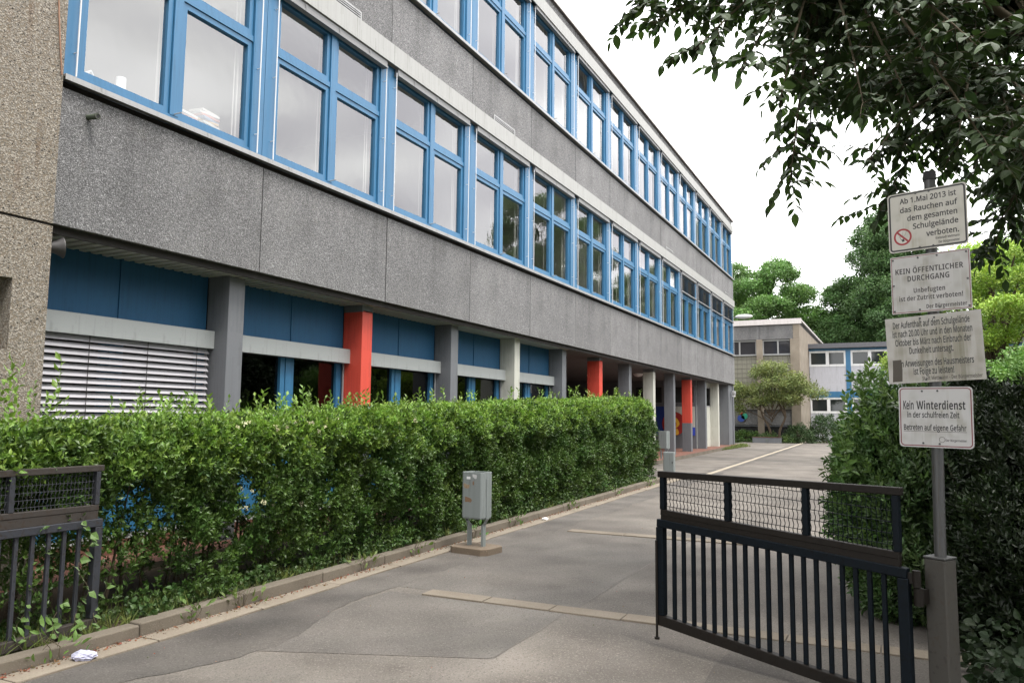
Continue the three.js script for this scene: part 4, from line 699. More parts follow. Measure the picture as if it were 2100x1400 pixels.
{
  const h = thing('hedge', V(-5.7, 0, 12), 'long green clipped hedge between the path and the school building', 'hedge');
  const A = [[], [], []], F = [];
  const N = 56000;
  for (let i = 0; i < N; i++) {
    const s = 4.6 + 13.5 * Math.pow(rnd(), 1.12), base = gy(s) + 0.1, top = hedgeTop(s), loose = clamp((8.5 - s) / 3.5, 0, 1), u = rnd();
    let x, y, d;
    const endCap = s > 17.6;
    if (u < 0.62) { // front face, denser towards the top
      y = base + (top - base) * Math.pow(rnd(), 0.72); if (rnd() < loose * 0.45 * (1 - (y - base) / (top - base)) + (y < base + 0.3 ? 0.3 : 0)) continue;
      if (noise.noise(s * 2.6, y * 3.0, 21) < -0.28 - 0.3 * (1 - loose) && y < top - 0.25) continue;
      const round = Math.pow(clamp((y - top + 0.3) / 0.3, 0, 1), 2) * 0.16; x = hedgeFace(s, y) - round - Math.abs(gauss()) * 0.14; d = new THREE.Vector3(1, rr(-0.1, 1.1), rr(-0.8, 0.8));
    } else if (u < 0.84) { x = rr(-6.45, -5.22); y = top - Math.abs(gauss()) * 0.09 - 0.1 * Math.pow(clamp((x + 5.45) / 0.25, 0, 1), 2); d = new THREE.Vector3(rr(-0.4, 0.6), 1, rr(-0.5, 0.5)); }
    else { x = rr(-6.4, -5.3); y = base + (top - base) * Math.pow(rnd(), 0.8); if (rnd() < loose * 0.6 || rnd() < 0.25) continue; d = rndDir(); d.y += 0.4; }
    if (endCap && rnd() < 0.4) { d = new THREE.Vector3(rr(-0.4, 0.8), rr(0, 0.8), -1); }
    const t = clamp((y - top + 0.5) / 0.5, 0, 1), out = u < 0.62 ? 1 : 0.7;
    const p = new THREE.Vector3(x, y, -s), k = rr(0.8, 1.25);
    if (t > 0.2 && rnd() < t * 0.8) F.push([p, d, k, tint(0.9 + 0.25 * t, 0.02)]); else A[i % 3].push([p, d, k, tint(0.85 * out + 0.1, noise.noise(s * 2, y * 2, 1) * 0.2)]);  // top and outer sprigs brighter: young growth plus painted top light
  }
  A.forEach((a, i) => cloud('leaves', sprigs[i], hedgeLeaf, a, h)); cloud('young_lit_leaves', sprigs[0], freshLitLeaf, F, h);
  // upright shoots on top
  const shoot = sprig(16, 0.3, privet, 0.8, true, 0.0016), S = [];
  for (let i = 0; i < 3400; i++) { const s = 4.6 + 13.4 * rnd(), x = rr(-6.3, -5.28), c = 0.5 + noise.noise(s * 2.2, x * 2, 14) * 1.2; if (rnd() > c) continue; S.push([new THREE.Vector3(x, hedgeTop(s) - rr(0.12, 0.22), -s), new THREE.Vector3(rr(-0.3, 0.4), 1, rr(-0.35, 0.35)), rr(0.55, 1.1) * (rnd() < (s < 8 ? 0.25 : 0.1) ? 1.6 : 1), tint(1.05, 0.03)]); }
  cloud('shoots', shoot, freshLitLeaf, S, h);
  const st = []; for (let i = 0; i < 90; i++) { const s = 4.7 + 13.2 * rnd(), x = rr(-6.2, -5.45), y = gy(s) + 0.05; st.push(bare(limb([V(x, y, s), V(x + rr(-0.1, 0.15), y + 0.6, s + rr(-0.15, 0.15)), V(x + rr(-0.2, 0.3), y + rr(1.1, 1.5), s + rr(-0.3, 0.3))], rr(0.008, 0.016), 0.004, 5, 5))); }
  part('stems', st, M.bark, h, h.position);
  // pale flower heads in the looser near part
  const fl = [], petal = leafGeo(0.016, 0.012, 0.3, 0.2, 2), fg = mergeGeometries(Array.from({ length: 14 }, () => placeLeaf(petal, rndDir().multiplyScalar(0.012), rndDir().setY(rr(0, 1)), rr(0, 6))));
  for (let i = 0; i < 80; i++) { const s = 4.6 + 4.5 * rnd() * rnd() + rnd(), y = rr(0.7, 1.65); fl.push([new THREE.Vector3(hedgeFace(s, y) + rr(-0.04, 0.05), Math.min(y, hedgeTop(s) + 0.05), -s), new THREE.Vector3(1, 0.6, 0), rr(0.7, 1.4), [1, rr(0.92, 1.02), rr(0.75, 0.9)]]); }
  cloud('flowers', fg, std(lin(0.5, 0.49, 0.36)), fl, h);
}
{ // looser shrub behind the left gate
  const h = thing('shrub', V(-5.8, 0, 3.3), 'loose leafy shrub with long shoots behind the left gate', 'shrub'), A = [], F = [], S = [];
  const topAt = (s) => 1.44 + 0.16 * noise.noise(s * 1.6, 3, 1) + 0.1 * noise.noise(s * 4, 7, 1);
  for (let i = 0; i < 17000; i++) {
    const s = rr(0.9, 4.75), top = topAt(s), y = 0.1 + (top - 0.1) * Math.pow(rnd(), 0.5), front = rnd() < 0.6; if (y < 0.85 && rnd() < 0.72) continue; if (noise.noise(s * 2.4, y * 2.6, 31) < -0.2 && y < 1.1) continue;
    const x = front ? -5.26 - Math.abs(gauss()) * 0.16 + 0.14 * noise.noise(s * 2, y * 2, 4) - 0.3 * Math.max(0, y - top + 0.25) : rr(-6.5, -5.3); const p = new THREE.Vector3(x, y, -s), d = new THREE.Vector3(rr(-0.2, 1), rr(0, 1.2), rr(-0.7, 0.7));
    (y > top - 0.3 && rnd() < 0.6 ? F : A).push([p, d, rr(0.8, 1.35), tint(0.95)]);
  }
  cloud('leaves', sprigs[1], hedgeLeaf, A, h); cloud('young_lit_leaves', sprigs[2], freshLitLeaf, F, h);
  const shoot = sprig(15, 0.4, privet, 0.85, true, 0.0018);
  for (const [s, x, k, dx, ds] of [[3.4, -5.6, 1.7, 0.05, 0.02], [3.45, -5.75, 1.5, -0.1, 0.2], [3.2, -5.6, 1.3, 0, -0.25], [3.75, -5.6, 1.1, 0, 0.4], [4.35, -5.7, 1.35, 0.1, 0.45], [4.5, -5.7, 1.15, 0, 0.6], [4.75, -5.8, 0.9, 0, 0.15], [5.0, -5.7, 0.95, 0, 0.1], [5.2, -5.8, 0.9, 0, -0.1], [5.4, -5.7, 0.85, 0, 0.1], [5.6, -5.7, 0.85, 0, 0.3], [3.6, -5.9, 1.3, 0, 0]]) for (let i = 0; i < 7; i++) S.push([new THREE.Vector3(x + rr(-0.22, 0.22), topAt(s) - 0.12, -s + rr(-0.22, 0.22)), new THREE.Vector3(dx + rr(-0.25, 0.25), 1, -ds + rr(-0.3, 0.3)), k * rr(0.5, 1.05), tint(1.05)]);
  cloud('shoots', shoot, freshLitLeaf, S, h);
  const st = []; for (let i = 0; i < 46; i++) { const s = rr(1, 4.7), x = rr(-6.2, -5.4); st.push(bare(limb([V(x, 0.05, s), V(x + rr(-0.1, 0.15), 0.7, s + rr(-0.15, 0.15)), V(x + rr(-0.2, 0.25), rr(1.1, 1.5), s + rr(-0.3, 0.3))], rr(0.007, 0.015), 0.003, 5, 5))); }
  part('stems', st, M.bark, h, h.position);
}
{ // ground cover under the hedge, weeds at the kerb, dry leaves in the gutter
  const broad = leafGeo(0.055, 0.045, 0.2, 0.25, 3, 0.4), ivy = Array.from({ length: 2 }, () => sprig(6, 0.07, broad, 1.4, false)), items = [];
  for (let i = 0; i < 3000; i++) { const s = 1.5 + 16.5 * Math.pow(rnd(), 1.3), x = -5.08 - Math.abs(gauss()) * 0.32 - (s < 4.1 ? 0.16 : 0); if (rnd() < 0.55 * clamp(0.4 - noise.noise(s * 1.1, 4, 8) * 2, 0, 1)) continue; const p = new THREE.Vector3(x, gy(s) + 0.06 + rr(0, 0.16) * rnd() + 0.06 * Math.max(0, noise.noise(s * 1.5, x * 2, 3)), -s); items.push([p, new THREE.Vector3(rr(-0.2, 1), rr(0.5, 1.2), rr(-0.6, 0.6)), rr(0.4, 0.9), tint(1, rr(-0.05, 0.15))]); }
  tag(cloud('ground_cover', ivy[0], leafMat(0.055, 0.11, 0.024, 0.35, 0.5), items, null), 'low green ground cover plants at the foot of the hedge', 'ground cover'); 
  const blade = leafGeo(0.16, 0.008, 0.3, 0.35, 4, 0.3), tuft = mergeGeometries(Array.from({ length: 12 }, () => placeLeaf(blade, new THREE.Vector3(rr(-0.02, 0.02), 0, rr(-0.02, 0.02)), new THREE.Vector3(rr(-0.6, 0.6), 1, rr(-0.6, 0.6)), rr(0, 6), rr(0.5, 1.1)))), gr = [];
  for (let i = 0; i < 900; i++) { const s = 2.6 + 15 * Math.pow(rnd(), 1.6), x = rr(-5.5, -5.06); gr.push([new THREE.Vector3(x, gy(s) + 0.055, -s), UP.clone(), rr(0.4, 1.0), tint(1, 0.1)]); }
  for (let i = 0; i < 420; i++) { const s = 38.6 - 4.5 * rnd() * rnd(), x = -6.72 + 0.16 * Math.abs(gauss()) * (s > 37.4 ? 1.8 : 1); gr.push([new THREE.Vector3(x, gy(s), -s), UP.clone(), rr(0.5, 1.2), tint(1, 0.1)]); }
  tag(cloud('grass', tuft, leafMat(0.14, 0.2, 0.045, 0.4, 0.7), gr, null), 'short grass tufts along the kerb and the far building corner', 'grass');
  const wl = leafGeo(0.075, 0.03, 0.25, 0.3, 3, 0.5);
  const where = [[3.35, 'weed growing over the kerb beside the crumpled paper'], [4.45, 'weed at the kerb foot right of the left gate'], [4.95, 'second weed at the kerb foot left of the litter bin'], [6.6, 'weed leaning over the kerb just left of the bin'], [7.6, 'small weed directly behind the bin base'], [8.9, 'weed at the kerb just beyond the litter bin'], [10.1, 'leafy weed in the gutter beyond the bin'], [12.2, 'weed in the gutter along the far half of the hedge'], [14.6, 'weed near the far end of the kerb'], [16.8, 'bushy weed at the end of the kerb where the hedge stops']];
  where.forEach(([s, l], i) => {
    const g = thing('weed', V(-4.92, gy(s) + 0.02, s), l, 'weed', 'weeds along the kerb'), n = 9 + (i % 4) * 4, ls = [];
    for (let k = 0; k < n * (i === 0 || i === 9 ? 3 : 1.5); k++) { const x = rr(-0.1, 0.12), z = rr(-0.16, 0.16) * (i === 9 ? 2 : 1), y = rr(0, 0.16) * (i === 0 ? 1.4 : 1); ls.push(placeLeaf(wl, new THREE.Vector3(x, y, z), new THREE.Vector3(x * 6 + rr(-0.5, 0.5), rr(0.3, 1), z * 4 + rr(-0.5, 0.5)), rr(0, 6), rr(0.5, 1.2))); }
    part('leaves', ls, leafMat(rr(0.1, 0.15), rr(0.19, 0.24), 0.04, 0.4, 0.6), g);
    part('stems', Array.from({ length: 5 }, () => bare(limb([new THREE.Vector3(0, -0.02, 0), new THREE.Vector3(rr(-0.04, 0.05), 0.08, rr(-0.06, 0.06)), new THREE.Vector3(rr(-0.08, 0.1), 0.16, rr(-0.14, 0.14))], 0.003, 0.0015, 4, 4))), M.twig, g);
  });
  const dl = leafGeo(0.045, 0.028, 0.5, -0.3, 2, 0.5), dead = [];
  for (let i = 0; i < 1500; i++) { const s = 2.4 + 14.5 * Math.pow(rnd(), 1.3), x = -4.92 + Math.abs(gauss()) * 0.07; dead.push([new THREE.Vector3(x, gy(s) + 0.022, -s), new THREE.Vector3(rr(-1, 1), rr(-0.1, 0.25), rr(-1, 1)), rr(0.15, 0.62), [rr(0.6, 1.3), rr(0.5, 0.95), rr(0.4, 0.8)]]); }
  for (let i = 0; i < 260; i++) { const s = rr(3, 14), x = rr(-4.6, 0.2); dead.push([new THREE.Vector3(x, gy(s) + 0.016, -s), new THREE.Vector3(rr(-1, 1), 0.05, rr(-1, 1)), rr(0.12, 0.36), [rr(0.7, 1.8), rr(0.7, 1.9), rr(0.7, 1.9)]]); }
  tag(cloud('dry_leaves', dl, std(lin(0.17, 0.1, 0.06), { side: THREE.DoubleSide }), dead, null), 'dry brown leaves and bits lying in the gutter', 'leaves');
  // creeper on the left gate
  const v = thing('climbing_vine', V(-5.1, 0.1, 3.4), 'bindweed with heart shaped leaves climbing the bars of the left gate', 'vine'), hl = leafGeo(0.062, 0.055, 0.25, 0.2, 3, 0.32), lv = [], sv = [];
  for (const [s, top] of [[3.66, 0.9], [3.5, 0.35], [3.25, 0.4], [2.98, 0.6], [2.7, 0.3], [3.8, 0.45]]) { const pts = []; for (let y = 0.05; y < top; y += 0.045) { const p = V(-5.12 + 0.03 * Math.sin(y * 18), y, s + 0.04 * Math.cos(y * 18)); pts.push(p); const m = 1 + (rnd() < 0.5 ? 1 : 0); for (let k = 0; k < m; k++) lv.push(placeLeaf(hl, p, new THREE.Vector3(rr(0.2, 1), rr(-0.7, 0.3), rr(-1, 1)), rr(-0.6, 0.6), rr(0.6, 1.15))); } if (pts.length > 2) sv.push(bare(limb(pts, 0.003, 0.0015, 4, pts.length * 2))); }
  part('leaves', lv, leafMat(0.13, 0.23, 0.05, 0.45, 0.55), v, v.position); part('stems', sv, M.twig, v, v.position);
}
// ------------------------------------------------------------------ big shrub behind the right gate, shade painted into its leaf tints
const laurel = leafGeo(0.056, 0.022, 0.3, 0.25, 3, 0.45), laurelSprigs = [0, 1].map(() => sprig(13, 0.16, laurel, 1.0, false, 0.002)), laurelMat = leafMat(0.035, 0.07, 0.016, 0.25, 0.42);
{
  const h = thing('shrub', V(0.9, 0, 8), 'large evergreen shrub behind the right gate and the sign post, shade tinted into its leaves', 'shrub'), A = [[], []], F = [];
  const cs = [[0.12, 0.92, 7.6, 0.58, 0.85, 0.9], [0.5, 1.0, 8.0, 0.8, 0.88, 1.0], [0.3, 0.45, 7.3, 0.55, 0.55, 0.75], [1.0, 0.85, 7.3, 0.75, 0.92, 0.9], [1.6, 0.85, 7.8, 0.9, 0.92, 1.2], [2.4, 0.85, 7.5, 1.0, 0.92, 1.3], [0.75, 0.5, 6.6, 0.4, 0.6, 0.5], [1.5, 0.5, 6.6, 0.7, 0.7, 0.6], [3.2, 0.9, 7, 1.1, 0.95, 1.5], [0.35, 0.85, 9.0, 0.6, 0.8, 0.9], [1.2, 0.85, 9.5, 1.2, 0.95, 1.0]];
  cs.forEach(([x, y, s, a, b, c], ci) => { const n = Math.round(6000 * (a * b + b * c + a * c) / 2.2); for (let i = 0; i < n; i++) { const d = rndDir(), r = 1 - Math.abs(gauss()) * 0.2 + 0.22 * noise.noise(d.x * 2.2 + ci, d.y * 2.2, d.z * 2.2) + 0.12 * noise.noise(d.x * 6, d.y * 6 + ci, d.z * 6); const p = new THREE.Vector3(x + d.x * a * r, y + d.y * b * r, -(s + d.z * c * r)); if (p.y < 0.03 + gy(s)) continue; const dd = d.clone(); dd.y += rr(0, 0.9); dd.add(rndDir().multiplyScalar(0.5)); const t = clamp((p.y - y) / b, 0, 1); (rnd() < 0.3 * t ? F : A[i % 2]).push([p, dd, rr(0.7, 1.2), tint((0.85 + 0.3 * t) * lerp(2.8, 0.36, clamp((p.x + 0.55) / 0.95, 0, 1)))]); } });  // tint drops towards the right: shade painted into the leaf colours
  for (let i = 0; i < 260; i++) { const y = rr(0.5, 1.95), s = rr(6.9, 8.6); F.push([new THREE.Vector3(-0.42 + 0.5 * Math.abs(gauss()) + 0.25 * Math.abs(y - 1.2), y, -s), new THREE.Vector3(rr(-1, 0.1), rr(0.2, 1.2), rr(-0.6, 0.8)), rr(0.9, 1.6), tint(1.7)]); }  // bright sprigs along the left edge, sunlight painted into their tint
  A.forEach((a, i) => cloud('leaves', laurelSprigs[i], laurelMat, a, h)); cloud('young_lit_leaves', laurelSprigs[0], leafMat(0.07, 0.13, 0.026, 0.35, 0.45), F, h);
  const st = []; for (let i = 0; i < 40; i++) { const x = rr(0.0, 3), s = rr(6.8, 8.6); st.push(bare(limb([V(x, 0, s), V(x + rr(-0.2, 0.2), 0.6, s + rr(-0.2, 0.2)), V(x + rr(-0.6, 0.4), rr(1.2, 1.9), s + rr(-0.4, 0.4))], rr(0.014, 0.035), 0.006, 6, 6))); }
  part('stems', st, M.bark, h, h.position);
  const br = thing('bramble', V(0.7, 0, 5.9), 'dark low ivy and bramble leaves at the foot of the sign post', 'plant'), bl = leafGeo(0.11, 0.085, 0.15, 0.25, 4, 0.42), L = [];
  for (let i = 0; i < 800; i++) { const x = 0.35 + Math.abs(gauss()) * 0.7, s = rr(5.2, 6.6), y = gy(s) + rr(0.02, 0.42) * rnd(); L.push([new THREE.Vector3(x, y, -s), new THREE.Vector3(rr(-1, 0.6), rr(-0.2, 0.5), rr(-0.4, 1)), rr(0.3, 0.8), tint(0.8)]); }
  cloud('leaves', bl, leafMat(0.02, 0.042, 0.011, 0.2, 0.5), L, br);
}
// ------------------------------------------------------------------ tree overhanging from the right
{
  const t = thing('overhanging_tree', V(2.9, 0, 8.2), 'tree with large pointed dark leaves hanging into the picture at upper right', 'tree'), O = t.position;
  const trunk = [bare(limb([V(2.9, -0.1, 8.2), V(2.8, 1.5, 8.15), V(2.6, 3.2, 8.0), V(2.5, 5.2, 8.0), V(2.4, 8, 8.1)], 0.19, 0.06, 12, 20))];
  part('trunk', trunk, M.bark, t, O);
  const hubs = [V(1.15, 4.75, 7.3), V(0.5, 5.0, 6.6), V(-0.35, 4.9, 5.8), V(1.25, 4.0, 7.7), V(0.7, 4.35, 7.0)];
  const lim = [bare(limb([V(2.6, 3.4, 8.0), V(2.0, 4.4, 7.7), hubs[0], hubs[1], hubs[2], V(-1.0, 4.75, 5.4)], 0.06, 0.012, 8, 24)), bare(limb([V(2.65, 3.0, 8.05), V(2.0, 3.7, 7.9), hubs[3], hubs[4], V(0.2, 4.0, 6.5)], 0.05, 0.01, 8, 20))];
  const tips = [[-1.59, 4.49, 5.06], [-1.47, 4.44, 5.24], [-1.16, 4.16, 5.19], [-0.85, 3.93, 5.15], [-0.6, 3.63, 5.08], [-0.59, 3.22, 5.47], [-0.48, 3.54, 5.71], [-0.35, 4.0, 5.84], [-0.12, 3.54, 6.22], [0.12, 3.72, 6.55], [-1.23, 4.76, 5.76], [-0.7, 4.62, 6.04], [-0.19, 4.62, 6.3], [0.34, 4.8, 7.1], [0.9, 4.88, 7.36], [0.07, 4.26, 6.69], [0.4, 3.72, 7.02], [0.86, 3.79, 7.46], [0.88, 3.3, 7.53], [0.78, 3.02, 7.73], [-0.07, 3.25, 6.73], [0.47, 4.1, 6.68], [1.1, 4.35, 8.08], [0.68, 4.62, 7.06]];
  // the lower edge of the leafage: it hangs deeper towards the trunk
  const edge = [[-0.31, 0.6], [-0.22, 0.53], [-0.165, 0.49], [-0.118, 0.44], [-0.1, 0.35], [-0.06, 0.36], [0.03, 0.345], [0.06, 0.325], [0.09, 0.25], [0.13, 0.22], [0.4, 0.22]];
  const low = (a) => { for (let i = 1; i < edge.length; i++) if (a < edge[i][0]) return lerp(edge[i - 1][1], edge[i][1], (a - edge[i - 1][0]) / (edge[i][0] - edge[i - 1][0])); return 0.22; };
  for (let i = 0, n = 0; n < 102 && i < 9000; i++) { const x = rr(-1.7, 2.2), s = rr(5.0, 9.2), y = rr(2.9, 7), a = x / s, e = (y - 1.6) / s; if (a < -0.3 || a > 0.22 || e > 0.66 || e < low(a) + 0.015 || Math.hypot((a - 0.11) / 0.04, (e - 0.38) / 0.04) < 1 || Math.hypot((a + 0.12) / 0.022, (e - 0.5) / 0.03) < 1) continue; if (rnd() > 0.35 + 2.2 * (a + 0.25)) continue; tips.push([x, y, s]); n++; }
  const leaves = [], twigs = [];
  const leaf = [leafGeo(0.104, 0.056, 0.2, 0.22, 5, 0.45), leafGeo(0.09, 0.05, 0.35, 0.35, 5, 0.47), leafGeo(0.114, 0.056, 0.14, 0.15, 5, 0.43)];
  const spray = (a, b, droop, per, lv = 1) => { // a twig from a to b with leaves alternating in its plane
    const mid = a.clone().lerp(b, 0.5); mid.y += droop; const c = new THREE.QuadraticBezierCurve3(a, mid, b), L = c.getLength(), n = Math.max(3, Math.round(L / per));
    twigs.push(bare(limb([c.getPoint(0), c.getPoint(0.33), c.getPoint(0.66), c.getPoint(1)], 0.004 * lv, 0.0012, 4, 6)));
    for (let i = 1; i <= n; i++) { const p = c.getPoint(i / n), tg = c.getTangent(i / n), side = new THREE.Vector3(-tg.z, 0, tg.x).normalize().multiplyScalar(i % 2 ? 1 : -1); const d = tg.clone().multiplyScalar(i === n ? 1 : 0.7).add(side.multiplyScalar(i === n ? 0 : 1)).add(new THREE.Vector3(rr(-0.2, 0.2), rr(-0.55, 0.05), rr(-0.2, 0.2))); d.normalize(); const bx = new THREE.Vector3().crossVectors(d, UP).normalize(), bz = new THREE.Vector3().crossVectors(bx, d); leaves.push([p, d, rr(0.62, 1.1), tint(1, rr(-0.05, 0.08)), new THREE.Quaternion().setFromRotationMatrix(new THREE.Matrix4().makeBasis(bx, d, bz)).multiply(new THREE.Quaternion().setFromAxisAngle(UP, gauss() * 0.75))]); }
  };
  tips.forEach(([x, y, s], i) => {
    const tip = V(x, y, s); let h = hubs.slice().sort((p, q) => p.distanceTo(tip) - q.distanceTo(tip))[0]; const len = h.distanceTo(tip), m1 = h.clone().lerp(tip, 0.4); m1.y += 0.12 * len; const m2 = h.clone().lerp(tip, 0.75); m2.y += 0.07 * len;
    const pts = [h, m1, m2, tip], c = new THREE.CatmullRomCurve3(pts); lim.push(bare(limb(pts, 0.014, 0.004, 6, 10)));
    const inner = i >= 12 && i < 24;
    const n = Math.max(6, Math.round(len / 0.065)) + (inner ? 3 : 0);
    for (let k = 0; k < n; k++) { const a = c.getPoint(lerp(0.12, 1, (k + rnd()) / n)); const g = c.getTangent(0.7).multiplyScalar(0.6).add(rndDir().multiplyScalar(0.9)); g.y = g.y * 0.55 - 0.16; g.normalize(); const L = rr(0.16, 0.42) * (inner ? 1.25 : 0.85); spray(a, a.clone().addScaledVector(g, L), rr(0.0, 0.05), 0.03); }
    spray(c.getPoint(0.85), tip.clone().add(new THREE.Vector3(0, -0.04, 0)), 0.02, 0.026);
  });
  // the rest of the crown, mostly outside the picture
  const extra = [];
  for (let i = 0; i < 210; i++) { const a = rr(0, 6.283), r = Math.sqrt(rnd()) * 3.4, y = rr(3.9, 8.6), k = Math.sqrt(Math.max(0, 1 - ((y - 5.9) / 3.3) ** 2)); const x = 2.6 + Math.cos(a) * r * k, s = 7.2 + Math.sin(a) * r * k * 1.1; extra.push([x, y, s]); }
  for (const [x, y, s] of extra) { const p = V(x, y, s), up = V(2.5, clamp(y - 0.8, 3.4, 7.6), 8.0); if (rnd() < 0.4) lim.push(bare(limb([up, up.clone().lerp(p, 0.5).add(new THREE.Vector3(0, 0.15, 0)), p], 0.02, 0.005, 5, 6)));
    const inView = x < 0.16 * s - 0.12 && y < 1.6 + s * 0.66; if (inView) continue;
    for (let k = 0; k < 9; k++) { const d = rndDir(); d.y = d.y * 0.5 - 0.2; const a = p.clone().add(rndDir().multiplyScalar(0.35)); spray(a, a.clone().addScaledVector(d, rr(0.25, 0.5)), 0.03, 0.055); } }
  const darker = new THREE.Color();
  part('branches', lim, M.twig, t, O); part('twigs', twigs, M.twig, t, O);
  const lm = leafMat(0.029, 0.06, 0.01, 0.34, 0.7);
  const inFrame = leaves.map((l, i) => ({ i, d: l[0].distanceTo(camera.position), f: (() => { camera.updateMatrixWorld(true); const q = l[0].clone().project(camera); return Math.abs(q.x) < 1 && Math.abs(q.y) < 1 && q.z < 1; })() })).filter((q) => q.f).sort((p, q) => p.d - q.d).slice(0, 300);
  const single = new Set(inFrame.map((q) => q.i));
  const tintMats = [0.8, 1, 1.25].map((k) => leafMat(0.036 * k, 0.072 * k, 0.012 * k, 0.34, 0.66));
  for (const i of single) { const [p, d, k, , roll] = leaves[i], m = shade(new THREE.Mesh(leaf[i % 3], tintMats[i % 3])); m.name = 'leaf'; m.position.copy(p).sub(O); m.quaternion.copy(roll); m.scale.setScalar(k); t.add(m); }
  const rest = [[], [], []]; leaves.forEach((l, i) => { if (!single.has(i)) rest[i % 3].push(l); });
  rest.forEach((r, i) => cloud('leaves', leaf[i], lm, r, t));
  console.log('overhang leaves', leaves.length);
}
// ------------------------------------------------------------------ trees farther off
const clumpLeaf = leafGeo(0.2, 0.12, 0.3, 0.2, 2, 0.5);
const clump = (n, R, g = clumpLeaf) => mergeGeometries(Array.from({ length: n }, () => placeLeaf(g, rndDir().multiplyScalar(R * Math.cbrt(rnd())), rndDir().add(new THREE.Vector3(0, -0.2, 0)), rr(0, 6), rr(0.6, 1.2))));
const clumps = [clump(16, 0.34), clump(16, 0.34)];
// blobs: [dx, y, ds, rx, ry, rs]; flat tiers give the layered look
function tree(name, label, x, s, h, blobs, col, dens, opt = {}) {
  const y0 = gy(s), t = thing(name, V(x, y0, s), label, 'tree', opt.group), O = t.position, A = [[], []];
  const k = opt.scale ?? 1, cl = opt.clumps ?? clumps;
  const bs = blobs.flatMap(([dx, y, ds, rx, ry, rs]) => { const r = [[dx, y, ds, rx, ry, rs]]; for (let i = 0; i < (opt.sub ?? 5); i++) { const d = rndDir(); r.push([dx + d.x * rx * 0.75, y + d.y * ry * 0.75, ds + d.z * rs * 0.75, rx * rr(0.3, 0.5), ry * rr(0.25, 0.5), rs * rr(0.3, 0.5)]); } return r; });
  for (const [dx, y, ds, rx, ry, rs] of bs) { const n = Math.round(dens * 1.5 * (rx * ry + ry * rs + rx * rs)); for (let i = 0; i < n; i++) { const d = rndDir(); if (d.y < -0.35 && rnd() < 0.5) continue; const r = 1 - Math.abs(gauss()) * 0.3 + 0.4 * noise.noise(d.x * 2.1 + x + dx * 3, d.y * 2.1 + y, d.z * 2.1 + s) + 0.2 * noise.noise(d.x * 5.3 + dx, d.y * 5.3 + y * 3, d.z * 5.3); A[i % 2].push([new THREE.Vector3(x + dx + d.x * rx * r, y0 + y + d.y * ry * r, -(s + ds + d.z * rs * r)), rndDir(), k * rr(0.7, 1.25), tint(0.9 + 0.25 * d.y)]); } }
  const m = leafMat(...col.map((c) => c * (opt.k ?? 1.8)), 0.35, 0.6); A.forEach((a, i) => cloud('crown', cl[i], m, a, t));
  if (opt.stems) for (const q of opt.stems) part('stem', bare(limb(q.map(([a, b, c]) => V(x + a, y0 + b, s + c)), opt.r ?? 0.08, 0.02, 7, 12)), M.bark, t, O);
  else part('trunk', [bare(limb([V(x, y0 - 0.3, s), V(x + 0.1, y0 + h * 0.3, s), V(x - 0.1, y0 + h * 0.6, s), V(x, y0 + h * 0.9, s)], opt.r ?? 0.28, 0.05, 9, 14))], M.bark, t, O);
  part('limbs', blobs.map(([dx, y, ds]) => bare(limb([V(x, y0 + Math.max(0.3, y * 0.5), s), V(x + dx * 0.5, y0 + y * 0.82, s + ds * 0.5), V(x + dx, y0 + y, s + ds)], (opt.r ?? 0.28) * 0.35, 0.02, 6, 8))), M.bark, t, O);
  return t;
}
const flat = (n, R, y0, y1, r0, r1, sq = 0.5) => Array.from({ length: n }, (_, i) => { const a = i * 2.4 + rr(-0.4, 0.4), u = (i + 0.5) / n, y = lerp(y0, y1, u), k = Math.sqrt(Math.max(0.06, 1 - Math.pow((u - 0.35) / 0.7, 2))), r = rr(r0, r1) * (0.6 + 0.4 * k); return [Math.cos(a) * R * k * Math.sqrt(rnd() * 0.8 + 0.2), y, Math.sin(a) * R * k * Math.sqrt(rnd() * 0.8 + 0.2), r, r * sq, r]; });
tree('broadleaf_tree', 'layered mid green tree behind the gym hall roof, beside the school corner', -10.6, 72, 15.5, flat(22, 4.6, 7.0, 15.2, 1.4, 2.2, 0.42), [0.06, 0.125, 0.022], 26);
tree('broadleaf_tree', 'low green tree crown behind the right end of the gym roof', -6.4, 76, 9, flat(10, 2.4, 5.5, 10, 1.1, 1.7, 0.5), [0.07, 0.14, 0.025], 26);
tree('broadleaf_tree', 'dark green tall tree behind the white and blue building, left of the signs', 0.2, 70, 19, [...flat(20, 3.6, 7, 13, 1.5, 2.3, 0.5), ...flat(14, 2.4, 13, 18.5, 1.1, 1.8, 0.6)], [0.04, 0.085, 0.02], 28);
tree('broadleaf_tree', 'dark shorter tree joining the tall dark one on its left', -3.2, 72, 13, flat(16, 2.6, 6, 13, 1.2, 1.9, 0.5), [0.045, 0.095, 0.022], 28);
tree('broadleaf_tree', 'bright yellow green tree to the right of the sign pole', 3.0, 29, 7.2, flat(20, 2.5, 2.2, 6.9, 0.8, 1.3, 0.4), [0.17, 0.25, 0.03], 70, { scale: 0.5 });
tree('broadleaf_tree', 'green tree low behind the right side of the signs', 2.9, 22, 3.6, flat(12, 1.5, 1.0, 3.0, 0.6, 1.0, 0.5), [0.09, 0.17, 0.03], 90, { scale: 0.45 });
tree('conifer', 'small pale green bush tree in front of the white building, left of the signs', -0.35, 30, 3.4, [[0, 1.0, 0, 0.6, 0.7, 0.6], [0.1, 1.9, 0, 0.5, 0.6, 0.5], [0.1, 2.7, 0, 0.35, 0.6, 0.35], [-0.45, 1.3, 0, 0.4, 0.3, 0.4], [0.5, 1.9, 0, 0.3, 0.3, 0.3]], [0.1, 0.18, 0.05], 130, { scale: 0.36, r: 0.06 });
